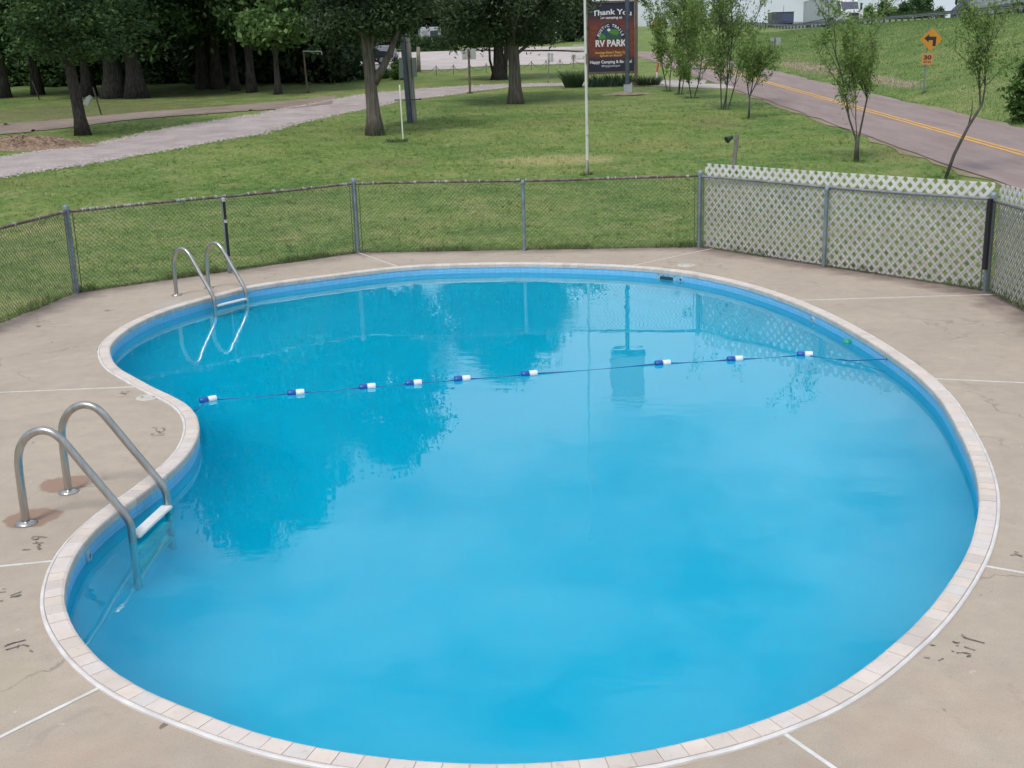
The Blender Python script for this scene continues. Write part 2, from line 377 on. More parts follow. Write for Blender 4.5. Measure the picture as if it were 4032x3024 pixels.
p_ = G(20, 2740); dd = s.vdist(s.vmul(o, (1, 1, 0)), (p_[0] - .12, p_[1] + .06, 0)); dd = s.math('ADD', dd, s.math('MULTIPLY', s.math('SUBTRACT', stn, .5), .1))
c = s.mix(s.ramp(s.math('MULTIPLY', dd, 2), [(.44, (.3, .3, .3)), (.50, (.55, .55, .55)), (.54, (0, 0, 0))]), c, (.40, .35, .25))
p_ = G(690, 1195); dd = s.vdist(s.vmul(o, (1, .7, 0)), (p_[0], p_[1] * .7, 0)); dd = s.math('ADD', dd, s.math('MULTIPLY', s.math('SUBTRACT', stn, .5), .3))
c = s.mix(s.ramp(dd, [(.12, (.5, .5, .5)), (.4, (0, 0, 0))]), c, (.45, .42, .40))
h = s.mix(.5, n3, n4)
deck_m = s.done(c, .88, s.bump(h, .35, .006)); s.b.inputs['Specular IOR Level'].default_value = .3
white_m = mat('white_sealant', (.72, .69, .66), .6, (.58, .55, .52), 9)
JOINTS = [((1422, 999), (1559, 1045)), ((2753, 990), (2488, 1045)), ((3874, 1161), (3181, 1180)), ((4032, 1508), (3691, 1491)), ((4032, 2257), (3883, 2233)),
          ((3281, 3024), (3090, 2889)), ((0, 2904), (383, 2713)), ((0, 2231), (191, 2209)), ((0, 1546), (532, 1524))]
def seg_hit(p, d, a, b):
    m_ = np.array([d, a - b]).T
    if abs(np.linalg.det(m_)) < 1e-9: return None
    t, u = np.linalg.solve(m_, a - p)
    return (t, u) if t > 0 and -1e-6 <= u <= 1 + 1e-6 else None
deck = thing('pool_deck', '', ''); del deck['label']; del deck['category']; structure(deck)
jj = []
DK = [np.array(q) for q in DECK]
for po, pi in JOINTS:
    q = G(*pi, 0)[:2]; o_ = G(*po, 0)[:2]; si = nearest_s(q); pi_ = loop_at(si, .004); d_ = (o_ - pi_) / np.linalg.norm(o_ - pi_)
    best = None
    for i in range(len(DK)):
        hh = seg_hit(pi_, d_, DK[i], DK[(i + 1) % len(DK)])
        if hh and (best is None or hh[0] < best[0]): best = (hh[0], i + hh[1])
    jj.append((si, pi_, pi_ + d_ * best[0], best[1], d_))
jj.sort(key=lambda a: a[0])
rng = random.Random(4)
dirs = 1
def outer_arc(u0, u1, forward):
    n = len(DK); r = []
    if forward:
        k = math.floor(u0) + 1; end = u1 if u1 > u0 else u1 + n
        while k < end - 1e-6: r.append(DK[k % n]); k += 1
    else:
        k = math.ceil(u0) - 1; end = u1 if u1 < u0 else u1 - n
        while k > end + 1e-6: r.append(DK[k % n]); k -= 1
    return r
_da = .5 * sum(DK[i][0] * DK[(i + 1) % len(DK)][1] - DK[(i + 1) % len(DK)][0] * DK[i][1] for i in range(len(DK)))
same = (_da > 0) == (_area > 0)
GAP = .012
for k in range(len(jj)):
    s0, p0, q0, u0, d0 = jj[k]; s1, p1, q1, u1, d1 = jj[(k + 1) % len(jj)]
    span = (s1 - s0) % PER
    t0 = np.array([-d0[1], d0[0]]); t1 = np.array([-d1[1], d1[0]])
    mid = loop_at(s0 + span / 2, 0)
    sg0 = 1 if t0 @ (loop_at(s0 + .2, 0) - p0) > 0 else -1; sg1 = 1 if t1 @ (loop_at(s1 - .2, 0) - p1) > 0 else -1
    g0 = t0 * sg0 * GAP; g1 = t1 * sg1 * GAP
    m = max(3, int(span / .1))
    arc = [loop_at(s0 + span * i / m, .004) for i in range(1, m)]
    oa = outer_arc(u0, u1, same)
    poly = [p0 + g0] + arc + [p1 + g1, q1 + g1] + list(reversed(oa)) + [q0 + g0]
    tri = tessellate_polygon([[Vector((a[0], a[1], 0)) for a in poly]])
    mb = MB(); n = len(poly)
    mb.add([(a[0], a[1], 0.0) for a in poly] + [(a[0], a[1], -.12) for a in poly], [tuple(t) for t in tri] + [(i, (i + 1) % n, (i + 1) % n + n, i + n) for i in range(n)])
    link = mb.build('slab', deck_m, deck)
    # white sealant strip in the joint
    jb = MB(); L_ = np.linalg.norm(q0 - p0); hw = GAP + .004
    a0, a1 = p0 + t0 * (GAP - .001), p0 - t0 * (GAP - .001); b0, b1 = q0 + t0 * (GAP - .001), q0 - t0 * (GAP - .001)
    jb.add([(*a0, -.03), (*a1, -.03), (*b1, -.03), (*b0, -.03), (*a0, .004), (*a1, .004), (*b1, .004), (*b0, .004)], [(4, 5, 6, 7), (0, 1, 5, 4), (1, 2, 6, 5), (2, 3, 7, 6), (3, 0, 4, 7)])
    jb.build('joint_strip', white_m, deck)

# ------------------------------------------------------------------ coping
coping = thing('pool_coping', '', ''); del coping['label']; del coping['category']; structure(coping)
s = NT('coping_tile'); oi = s.n.new('ShaderNodeObjectInfo'); o = s.obj()
c = s.ramp(oi.outputs['Random'], [(.0, (.58, .50, .45)), (.3, (.68, .57, .49)), (.55, (.66, .58, .55)), (.8, (.71, .60, .52)), (1, (.60, .555, .53))])
c = s.mix(.5, c, s.ramp(s.noise(o, 5, 5, .65), [(.3, (.84, .82, .8)), (.7, (1.1, 1.1, 1.1))]), 'MULTIPLY')
c = s.mix(s.ramp(s.noise(o, 26, 4, .6), [(.60, (0, 0, 0)), (.74, (.5, .5, .5))]), c, (.40, .33, .28))
c = s.mix(s.ramp(s.noise(o, 1.3, 5, .65), [(.52, (0, 0, 0)), (.70, (.45, .45, .45))]), c, (.50, .42, .36))
tile_m = s.done(c, .55, s.bump(s.noise(o, 60, 4), .15, .004))
grout_m = mat('grout', (.50, .42, .37), .9, (.58, .50, .45), 20)
vinyl_m = mat('white_vinyl_edge', (.74, .70, .69), .45, (.60, .56, .54), 6)
NTILE = int(round(PER / .1235)); rng = random.Random(8)
for i in range(NTILE):
    s0 = PER * i / NTILE + .0022; s1 = PER * (i + 1) / NTILE - .0016; dz = rng.uniform(-.0012, .0012); do = rng.uniform(-.0015, .0015)
    prof = [(.021, -.04), (.021, .017), (.112 + do, .018), (.128 + do, .011), (.133 + do, -.002), (.131 + do, -.046)]
    mb = MB(); k = len(prof)
    for s_ in (s0, s1):
        for of, z in prof: a = loop_at(s_, of); mb.v.append((a[0], a[1], z + dz))
    mb.f = [tuple(range(k)), tuple(reversed(range(k, 2 * k)))] + [(j, (j + 1) % k, (j + 1) % k + k, j + k) for j in range(k)]
    mb.build('coping_tile', tile_m, coping)
def ring(name, prof, m, parent, step=4, smooth=False, wob=None):
    mb = MB(); n = 1200 // step; k = len(prof)
    for i in range(n):
        for j, (of, z) in enumerate(prof):
            a = LOOP[i * step] + INN[i * step] * of; mb.v.append((a[0], a[1], z + (wob(i, j) if wob else 0)))
    for i in range(n):
        for j in range(k - 1):
            a = i * k + j; b = ((i + 1) % n) * k + j; mb.f.append((a, b, b + 1, a + 1))
    return mb.build(name, m, parent, smooth)
ring('grout_bed', [(.019, -.05), (.019, .012), (.126, .012), (.126, -.044)], grout_m, coping)
rg = random.Random(2); wv = [rg.uniform(-.002, .002) for _ in range(400)]
ring('edge_strip', [(-.006, -.02), (-.004, .010), (.003, .0155), (.015, .0155), (.019, .008), (.019, -.03)], vinyl_m, coping, step=3, wob=lambda i, j: wv[i % 400] if 1 <= j <= 4 else 0)

# ------------------------------------------------------------------ liner: wall with printed tile band, floor
def floor_z(p): return -1.10 - .05 * np.clip(18 - p[1], 0, 12)
s = NT('pool_liner_wall'); uv = s.obj(out='UV')
br = s.n.new('ShaderNodeTexBrick'); br.offset = .0; br.inputs['Scale'].default_value = 1.0; br.inputs['Brick Width'].default_value = .105; br.inputs['Row Height'].default_value = .105
br.inputs['Mortar Size'].default_value = .004; br.inputs['Color1'].default_value = (.19, .56, .86, 1); br.inputs['Color2'].default_value = (.24, .60, .88, 1); br.inputs['Mortar'].default_value = (.12, .44, .74, 1)
s.l.new(uv, br.inputs['Vector'])
sp = s.n.new('ShaderNodeSeparateXYZ'); s.l.new(uv, sp.inputs[0])
saw = s.math('PINGPONG', sp.outputs[0], .105); dia = s.math('ABSOLUTE', s.math('SUBTRACT', s.math('ADD', s.math('PINGPONG', sp.outputs[1], .105), saw), .105))
c = s.mix(s.ramp(dia, [(.006, (.35, .35, .35)), (.012, (0, 0, 0))]), br.outputs['Color'], (.30, .58, .82))
c = s.mix(s.ramp(s.noise(s.obj(), 14, 4), [(.4, (0, 0, 0)), (.7, (.5, .5, .5))]), c, (.22, .46, .74))
plain = (.014, .72, .98)
band = s.math('GREATER_THAN', sp.outputs[1], -.135)
c = s.mix(band, plain, c); liner_m = s.done(c, .45)
floor_m = mat('pool_liner_floor', (.012, .725, .985), .5, (.014, .75, .99), .6, 3)
lw = off_loop(.124, 4); n = len(lw); verts = []; faces = []
zs = [-.040, -.12, -.22, -.38, -.55]
for i in range(n):
    for z in zs: verts.append((lw[i][0], lw[i][1], floor_z(lw[i]) if z is None else z))
K = len(zs)
for i in range(n):
    for j in range(K - 1): a = i * K + j; b = ((i + 1) % n) * K + j; faces.append((a, a + 1, b + 1, b))
me = bpy.data.meshes.new('pool_wall'); me.from_pydata(verts, [], faces); uvl = me.uv_layers.new(name='UVMap')
for p in me.polygons:
    i0 = p.index // (K - 1)
    for li in p.loop_indices:
        vi = me.loops[li].vertex_index; i = vi // K; u = i if not (i == 0 and i0 == n - 1) else n
        uvl.data[li].uv = (u * PER / n, verts[vi][2])
structure(link_obj('pool_wall', me, liner_m, smooth=True))
RG = [(.124, .0), (.22, .22), (.38, .45), (.60, .66), (.9, .85), (1.2, 1.0)]; mb = MB(); nr_ = len(RG)       # coved foot of the wall running into the floor
for i in range(n):
    for of, t in RG: a = LOOP[i * 4] + INN[i * 4] * of; mb.v.append((a[0], a[1], -.55 * (1 - t) + floor_z(a) * t))
for i in range(n):
    for j in range(nr_ - 1): a = i * nr_ + j; b = ((i + 1) % n) * nr_ + j; mb.f.append((a, a + 1, b + 1, b))
lf = [mb.v[i * nr_ + nr_ - 1] for i in range(n)]; tri = tessellate_polygon([[Vector((a[0], a[1], 0)) for a in lf]])
mb.f += [tuple(k * nr_ + nr_ - 1 for k in t) for t in tri]; structure(mb.build('pool_floor', floor_m, None, True))
# water
wm = bpy.data.materials.new('pool_water'); wm.use_nodes = True; n_, l_ = nodes_of(wm); n_.remove(n_['Principled BSDF'])
out = n_['Material Output']; tr = n_.new('ShaderNodeBsdfRefraction'); tr.inputs['IOR'].default_value = 1.333; tr.inputs['Roughness'].default_value = 0.0; tr.inputs['Color'].default_value = (.20, .96, 1.0, 1)
gl = n_.new('ShaderNodeBsdfGlossy'); gl.inputs['Roughness'].default_value = .004; gl.inputs['Color'].default_value = (1, 1, 1, 1)
fr = n_.new('ShaderNodeFresnel'); fr.inputs['IOR'].default_value = 1.333
ms = n_.new('ShaderNodeMixShader')
tcw = n_.new('ShaderNodeTexCoord')
def wnoise(scale, strm, detail):
    mpw = n_.new('ShaderNodeMapping'); mpw.inputs['Scale'].default_value = strm; l_.new(tcw.outputs['Object'], mpw.inputs[0])
    q = n_.new('ShaderNodeTexNoise'); q.inputs['Scale'].default_value = scale; q.inputs['Detail'].default_value = detail; l_.new(mpw.outputs[0], q.inputs['Vector']); return q.outputs['Fac']
h1 = wnoise(.9, (1, .8, 1), 2); h2 = wnoise(5.0, (1, 1.6, 1), 3); pt = wnoise(.55, (1, 1, 1), 2)
rr = n_.new('ShaderNodeValToRGB'); rr.color_ramp.elements[0].position = .50; rr.color_ramp.elements[1].position = .68; l_.new(pt, rr.inputs['Fac'])
mu = n_.new('ShaderNodeMath'); mu.operation = 'MULTIPLY'; l_.new(h2, mu.inputs[0]); l_.new(rr.outputs['Color'], mu.inputs[1])
bp1 = n_.new('ShaderNodeBump'); bp1.inputs['Strength'].default_value = .15; bp1.inputs['Distance'].default_value = .025; l_.new(h1, bp1.inputs['Height'])
bp2 = n_.new('ShaderNodeBump'); bp2.inputs['Strength'].default_value = .10; bp2.inputs['Distance'].default_value = .02; l_.new(mu.outputs[0], bp2.inputs['Height']); l_.new(bp1.outputs[0], bp2.inputs['Normal'])
h3 = wnoise(3.6, (1, 1.3, 1), 1); bp3 = n_.new('ShaderNodeBump'); bp3.inputs['Strength'].default_value = .028; bp3.inputs['Distance'].default_value = .02; l_.new(h3, bp3.inputs['Height']); l_.new(bp2.outputs[0], bp3.inputs['Normal']); bp2 = bp3
l_.new(bp2.outputs[0], gl.inputs['Normal']); l_.new(bp2.outputs[0], tr.inputs['Normal']); l_.new(bp2.outputs[0], fr.inputs['Normal'])
df = n_.new('ShaderNodeBsdfDiffuse'); df.inputs['Color'].default_value = (.002, .52, .88, 1)     # light scattered back by the water itself
bd = n_.new('ShaderNodeMixShader'); bd.inputs[0].default_value = .13; l_.new(tr.outputs[0], bd.inputs[1]); l_.new(df.outputs[0], bd.inputs[2])
l_.new(fr.outputs[0], ms.inputs[0]); l_.new(bd.outputs[0], ms.inputs[1]); l_.new(gl.outputs[0], ms.inputs[2]); l_.new(ms.outputs[0], out.inputs['Surface'])
ww = off_loop(.1235, 4); tri = tessellate_polygon([[Vector((a[0], a[1], 0)) for a in ww]])
mb = MB(); mb.add([(a[0], a[1], WZ) for a in ww], [tuple(t) for t in tri]); wo_ = mb.build('pool_water', wm); structure(wo_)
if wo_.data.polygons[0].normal.z < 0: wo_.data.flip_normals()

# painted depth marks on the deck (worn black strokes)
mark_m = mat('worn_black_paint', (.085, .078, .075), .85, (.26, .215, .18), 26, contrast=(.40, .60))
mark_faint_m = mat('faded_black_paint', (.15, .13, .12), .85, (.32, .26, .21), 40, contrast=(.36, .58))
def zc(ox, oy, sc): return lambda x, y: (ox + x / sc, oy + y / sc)
zA = zc(0, 1500, 2.212); zB = zc(0, 2250, 2.212); zD = zc(3000, 2250, 2.1434); zE = zc(3000, 1450, 2.1434)
def strokes(lines, f, m, wpx, parent):
    mb = MB(); rg = random.Random(len(lines))
    for ln in lines:
        P = [G(*f(*q), .0)[:2] for q in ln]
        for a, b in zip(P[:-1], P[1:]):
            d = b - a; L = np.linalg.norm(d); d /= L; t = np.array([-d[1], d[0]]); wd = wpx * rg.uniform(.7, 1.2)
            nseg = max(2, int(L / .03)); pts = [a + (b - a) * k / nseg for k in range(nseg + 1)]
            ws = [wd * .8 * rg.uniform(.35, 1.1) for _ in pts]
            for k in range(nseg):
                if rg.random() < .10: continue
                mb.add([(*(pts[k] + t * ws[k]), .004), (*(pts[k] - t * ws[k]), .004), (*(pts[k + 1] - t * ws[k + 1]), .004), (*(pts[k + 1] + t * ws[k + 1]), .004)], [(0, 1, 2, 3)])
    return mb.build('painted_mark', m, parent)
strokes([[(1325, 410), (1440, 410)], [(1425, 412), (1435, 432), (1395, 452), (1360, 436), (1365, 415)], [(1380, 440), (1396, 446)], [(1312, 464), (1435, 461)], [(1312, 480), (1432, 475)]], zA, mark_faint_m, .010, deck)
strokes([[(275, 1372), (300, 1356), (332, 1362), (334, 1380), (292, 1387), (275, 1372)], [(305, 1357), (415, 1366)], [(285, 1417), (382, 1413)], [(312, 1400), (352, 1440)], [(288, 1472), (362, 1464)], [(330, 1442), (350, 1475)], [(195, 1474), (262, 1470)]], zA, mark_m, .010, deck)
strokes([[(-10, 160), (50, 154)], [(-10, 186), (50, 180)], [(90, 215), (190, 178)], [(90, 231), (186, 205)], [(84, 243), (180, 215)], [(-5, 262), (30, 257)]], zB, mark_m, .007, deck)
strokes([[(50, 687), (205, 640)], [(38, 657), (135, 620)], [(60, 642), (222, 600)], [(200, 640), (250, 655)], [(150, 672), (164, 640)], [(258, 690), (284, 702)]], zB, mark_m, .008, deck)
strokes([[(1672, 556), (1700, 540), (1712, 560)], [(1700, 560), (1880, 610)], [(1610, 595), (1640, 608), (1670, 602)], [(1640, 628), (1682, 636)], [(1708, 640), (1800, 670)], [(1600, 672), (1640, 692), (1700, 690), (1750, 697), (1756, 716), (1728, 724)], [(1490, 757), (1532, 738)], [(1368, 731), (1415, 732)], [(1422, 624), (1465, 629)]], zD, mark_m, .010, deck)
strokes([[(2130, 1548), (2200, 1576)], [(2096, 1580), (2200, 1581)], [(2130, 1564), (2200, 1596)]], zE, mark_m, .007, deck)
strokes([[(1030, 101), (1132, 92)], [(1040, 113), (1122, 105)], [(1058, 94), (1092, 121)]], zA, mark_faint_m, .012, deck)

# =================================================================== FENCE
galv_m = mat('galvanised_blue_grey', (.17, .215, .25), .5, (.26, .31, .34), 7, metal=.35, bump=.1, bscale=60)
rust_m = mat('rusty_rail', (.16, .085, .065), .8, (.30, .24, .21), 11, contrast=(.42, .62), bump=.2, bscale=80)
greyrail_m = mat('weathered_rail', (.30, .29, .30), .6, (.40, .41, .44), 9, metal=.3, bump=.1)
wire_m = mat('chain_link_wire', (.115, .115, .11), .55, metal=.4)
tie_m = mat('aluminium_tie', (.55, .55, .53), .5, (.35, .33, .30), 30)
black_m = mat('black_plastic', (.012, .011, .014), .4)
fence = thing('chain_link_fence', 'waist-high chain-link fence with rusty top rail round the far side of the pool deck', 'fence')
def P3(p, z): return np.array([p[0], p[1], z])
def post(p, h, r, capped, name='post'):
    mb = MB(); mb.tube([P3(p, -.2), P3(p, h)], r, 12)
    o = mb.build(name, galv_m, fence); smooth_by_angle(o, 50)
    k = lathe([(0, .045), (.5 * r, .04), (r * 1.1, .022), (r * 1.22, 0), (r * 1.22, -.035), (r * 1.0, -.036)] if capped else [(r * 1.0, -.05), (r * 1.18, -.045), (r * 1.18, .0), (r * .8, .02), (0, .026)], 12)
    k.v = [(a[0] + p[0], a[1] + p[1], a[2] + h) for a in k.v]
    smooth_by_angle(k.build('post_cap', galv_m, o), 50)
    if capped:
        for z in (.18, .50, .78, 1.02):
            bnd = lathe([(r * 1.02, -.012), (r * 1.16, -.012), (r * 1.16, .012), (r * 1.02, .012)], 12); bnd.v = [(a[0] + p[0], a[1] + p[1], a[2] + z) for a in bnd.v]
            bnd.build('brace_band', galv_m, o)
    return o
RAILZ = 1.19
for p in (L0, A, C_, E_, G_, R0): post(p, 1.245, .041, True)
for p in (B, D, F_): post(p, 1.165, .030, False)
def clip_poly(P, lo, hi, axis):
    def cut(P, val, sgn):
        r = []
        for i in range(len(P)):
            a, b = P[i], P[(i + 1) % len(P)]; da = sgn * (a[axis] - val); db = sgn * (b[axis] - val)
            if da >= 0: r.append(a)
            if da * db < 0: t = da / (da - db); r.append((a[0] + (b[0] - a[0]) * t, a[1] + (b[1] - a[1]) * t))
        return r
    P = cut(P, lo, 1); return cut(P, hi, -1) if P else P
rg = random.Random(12)
def section(p, q, railm, ties, deco):
    d = (q - p) / np.linalg.norm(q - p); nrm = np.array([-d[1], d[0]]); L = np.linalg.norm(q - p)
    if nrm @ (np.array([0, 10.]) - p) < 0: nrm = -nrm           # towards the pool
    npt = max(2, int(L / .4)); pts = []
    for i in range(npt + 1):
        t = i / npt; pts.append(P3(p + d * L * t, RAILZ + .006 * math.sin(t * 9 + L) - .01 * math.sin(math.pi * t)))
    o = MB().tube(pts, .021, 8).build('top_rail', railm, fence); smooth_by_angle(o, 50)
    # woven wire: two families of straight diagonals
    PITCH = .068; H0, H1 = .03, RAILZ - .012; mb = MB(); side = nrm * .028
    H = H1 - H0
    for fam in (1, -1):
        k = -int(H / PITCH) - 1
        while k * PITCH < L + H + PITCH:
            x0 = k * PITCH; a = (x0, H0); b = (x0 + fam * H, H1)
            seg = [a, b]
            # clip to 0..L
            (xa, za), (xb, zb) = a, b
            if xa > xb: (xa, za), (xb, zb) = (xb, zb), (xa, za)
            if xb > 0 and xa < L:
                if xa < 0: za += (zb - za) * (0 - xa) / (xb - xa); xa = 0
                if xb > L: zb = za + (zb - za) * (L - xa) / (xb - xa); xb = L
                of = side + nrm * (.002 * fam)
                mb.tube([P3(p + d * xa + of, za), P3(p + d * xb + of, zb)], .0026, 3, cap=False)
            k += 1
    # knuckled selvage along top and bottom
    x = 0.0
    while x < L:
        b0 = p + d * x + side
        mb.tube([P3(b0, H1 - .01), P3(b0 + d * .006 + nrm * .002, H1 + .035), P3(b0 + d * .02 - nrm * .008, H1 + .028)], .0024, 3, cap=False); x += PITCH / 2
    mb.tube([P3(p + side, H0), P3(q + side, H0)], .003, 4)
    stuff(mb.build('chain_link_mesh', wire_m, fence))
    for _ in range(ties):
        t = rg.uniform(.02, .98); c0 = P3(p + d * L * t, RAILZ); wd = rg.uniform(.006, .02)
        MB().tube([c0 - P3(d, 0) * wd, c0 + P3(d, 0) * wd], .0255, 8).build('tie', tie_m, fence)
section(A, L0, rust_m, 7, 0); section(A, C_, rust_m, 34, 0); section(C_, E_, rust_m, 16, 0); section(E_, G_, greyrail_m, 8, 0); section(G_, R0, greyrail_m, 6, 0)
# tension bars beside terminal posts
for p, q in ((A, L0), (A, C_), (C_, A), (C_, E_), (E_, C_), (E_, G_), (G_, E_), (G_, R0)):
    d = (q - p) / np.linalg.norm(q - p); c0 = p + d * .085
    MB().tube([P3(c0, .04), P3(c0, 1.16)], .006, 5).build('tension_bar', wire_m, fence)
# black sleeve strapped to a post left and right
sl = MB().tube([P3(along(B, np.array([0., 10.]), .05), .28), P3(along(B, np.array([0., 10.]), .05), 1.17)], .022, 8).build('black_sleeve', black_m, fence)
for z in (1.13, .80): MB().tube([P3(along(B, np.array([0., 10.]), .05), z), P3(along(B, np.array([0., 10.]), .05), z + .05)], .027, 8).build('white_clip', tie_m, sl)
sl = MB().tube([P3(along(G_, np.array([0., 10.]), .07), .30), P3(along(G_, np.array([0., 10.]), .07), 1.21)], .034, 10).build('black_sleeve', black_m, fence)

# ------------------------------------------------------------------ white lattice panels wired to the outside of the fence
lat_m = mat('white_lattice_vinyl', (.64, .60, .57), .55, (.76, .72, .69), 3, bump=.05)
def lattice(p, q, label, z0=.02, z1=1.40, off=.05):
    d = (q - p) / np.linalg.norm(q - p); nrm = np.array([-d[1], d[0]]); L = np.linalg.norm(q - p)
    if nrm @ (np.array([0, 10.]) - p) > 0: nrm = -nrm            # outward
    th = thing('lattice_panel', label, 'lattice', (p[0], p[1], 0), 0, 'white lattice panels along the fence')
    PIT, W = .161, .048; w = W / 2 * math.sqrt(2)
    H = z1 - z0
    for fam, lay in ((1, 0.0), (-1, .006)):
        k = -int(H / PIT) - 2
        while k * PIT < L + H + PIT:
            x0 = k * PIT + ((-2 * (H - .034)) % PIT if fam > 0 else 0)
            P = [(x0 - w, z0), (x0 + w, z0), (x0 + w + fam * H, z1), (x0 - w + fam * H, z1)]
            P = clip_poly(P, .0, L, 0)
            if len(P) >= 3:
                org = nrm * (off + lay)
                mb = MB().extrude(P, (org[0], org[1], 0), (d[0], d[1], 0), (0, 0, 1), (nrm[0], nrm[1], 0), .0055)
                mb.build('slat', lat_m, th)
            k += 1
    return th
dEG = (G_ - E_) / np.linalg.norm(G_ - E_)
lattice(E_ + dEG * .06, F_, 'white diagonal lattice panel left of the middle line post on the right-hand fence')
lattice(F_, G_ - dEG * .03, 'white diagonal lattice panel between the middle line post and the black-sleeved corner post')
lattice(along(G_, R0, .05), R0, 'white lattice panel seen edge-on at the right border of the picture')

# =================================================================== LADDERS
steel_m = mat('brushed_steel', (.52, .50, .47), .28, (.42, .40, .38), 25, metal=1.0, bump=.03, bscale=200, stretch=(1, 1, .1))
tread_m = mat('white_tread_plastic', (.72, .73, .72), .4, (.62, .64, .63), 12)
PROF = [(0, 0), (0, .2), (.004, .40), (.014, .49), (.042, .565), (.09, .625), (.15, .662), (.214, .674), (.275, .660), (.33, .618), (.381, .553), (.50, .385), (.657, .165), (.71, .088), (.742, .02), (.752, -.06), (.752, -.3), (.752, -.95)]
def spline(P, n=5):
    P = [np.array(a, float) for a in P]; r = []
    for i in range(len(P) - 1):
        a, b, c, d = P[max(i - 1, 0)], P[i], P[i + 1], P[min(i + 2, len(P) - 1)]
        for t in np.linspace(0, 1, n, endpoint=False): r.append(.5 * (2 * b + (c - a) * t + (2 * a - 5 * b + 4 * c - d) * t * t + (3 * b - a - 3 * c + d) * t ** 3))
    return r + [P[-1]]
def ladder(b1, b2, label):
    b1 = b1[:2]; b2 = b2[:2]; ax = (b2 - b1) / np.linalg.norm(b2 - b1); W = np.linalg.norm(b2 - b1); nn = np.array([ax[1], -ax[0]])
    th = thing('pool_ladder', label, 'ladder', (b1[0], b1[1], 0), math.atan2(nn[1], nn[0]), 'steel ladders on the pool edge')
    sp_ = spline(PROF, 4)
    for y in (0, W):
        o = MB().tube([(a[0], y, a[1]) for a in sp_], .0275, 14).build('rail', steel_m, th); smooth_by_angle(o, 60)
        f = lathe([(.0275, .018), (.034, .026), (.060, .018), (.074, .006), (.074, .0015), (0, .0015)], 24); f.v = [(a[0], a[1] + y, a[2]) for a in f.v]
        smooth_by_angle(f.build('flange', steel_m, o), 50)
    for k, z in enumerate((-.085, -.36, -.64)):
        MB().box(.71, .80, .02, W - .02, z - .022, z).build('tread', tread_m, th, bevel=.006)
    return th
ladder(G(104, 2062), G(271, 1938), 'steel pool ladder nearest the camera with two tall curved handrails')
ladder(G(696, 1163), G(823, 1135), 'steel pool ladder at the far left end of the pool near the fence')

# =================================================================== FLOAT LINE
fb_m = mat('blue_float_plastic', (.008, .085, .36), .35); fw_m = mat('white_float_plastic', (.76, .76, .78), .35)
rope_m = mat('blue_rope', (.02, .09, .28), .8, (.03, .14, .36), 60)
FL = [(449, 864), (639, 849), (793, 836), (893, 828), (998, 819), (1143, 808), (1431, 785), (1587, 776), (1738, 766)]
FP = [G(a * 1.8228, b * 1.8228, WZ + .008) for a, b in FL]
sa = nearest_s(G(757, 1590)); sb = nearest_s(G(3520, 1392)); EA = loop_at(sa, .124); EB = loop_at(sb, .124)
rp_ = [P3(EA, -.06)] + [P3(EA * .6 + FP[0][:2] * .4, WZ + .004)] + FP + [P3(FP[-1][:2] * .45 + EB * .55, WZ + .003), P3(EB, -.06)]
rope = thing('float_rope', 'thin blue safety rope stretched across the pool between the floats', 'rope')
pts = []
for i in range(len(rp_) - 1):
    a, b = rp_[i], rp_[i + 1]
    for t in np.linspace(0, 1, 8, endpoint=False):
        q = a * (1 - t) + b * t; q = q.copy()
        if 1 <= i < len(rp_) - 2: q[2] = WZ + .012 - .016 * math.sin(math.pi * t)
        pts.append(q)
pts.append(rp_[-1])
MB().tube(pts, .0065, 6).build('cord', rope_m, rope)
for e in (EA, EB):
    c0 = P3(e, -.062); MB().tube([c0 + np.array([.014 * math.cos(a), 0, .014 * math.sin(a)]) for a in np.linspace(0, 6.28, 12)], .004, 6).build('anchor_eye', steel_m, rope)
ordn = ['nearest the left edge', 'second from the left', 'third from the left', 'fourth from the left', 'fifth from the left', 'sixth from the left', 'seventh from the left', 'eighth from the left', 'nearest the right edge']
for i, p in enumerate(FP):
    a, b = rp_[i + 1], rp_[i + 3]; d = (b - a); ang = math.atan2(d[1], d[0])
    th = thing('rope_float', 'half blue half white rope float, ' + ordn[i] + ' of the pool' if i in (0, 8) else 'half blue half white float on the pool rope, ' + ordn[i], 'float', tuple(p), ang, 'floats on the pool rope')
    pr = [(.008, 0), (.030, .002), (.036, .008), (.037, .045), (.036, .079), (.034, .084), (.008, .085)]
    for nm, m_, x0 in (('blue_half', fb_m, -.085), ('white_half', fw_m, .0)):
        k = lathe(pr, 18); k.v = [(a_[2] + x0, a_[0], a_[1]) for a_ in k.v]; smooth_by_angle(k.build(nm, m_, th), 45)

# skimmer, return fittings, lids, bits
skm = mat('pale_blue_plastic', (.34, .52, .62), .4, (.26, .44, .56), 20)
dark_m = mat('dark_slot', (.02, .06, .09), .6)
def on_wall(px, py, z):
    s_ = nearest_s(G(px, py, z)); p = loop_at(s_, .124); q = loop_at(s_ + .05, .124); d = (q - p) / np.linalg.norm(q - p)
    k = int(s_ / PER * 1200) % 1200; return p, d, INN[k]
p, d, nn = on_wall(2600, 1098, -.10)
th = thing('skimmer_mouth', 'pale rectangular skimmer plate on the far pool wall', 'skimmer', (p[0], p[1], 0))
MB().extrude([(-.17, -.165), (.17, -.165), (.17, -.055), (-.17, -.055)], (nn[0] * .002, nn[1] * .002, 0), (d[0], d[1], 0), (0, 0, 1), (nn[0], nn[1], 0), .012).build('face_plate', skm, th)
MB().extrude([(-.12, -.15), (.12, -.15), (.12, -.085), (-.12, -.085)], (nn[0] * .014, nn[1] * .014, 0), (d[0], d[1], 0), (0, 0, 1), (nn[0], nn[1], 0), .004).build('slot', dark_m, th)
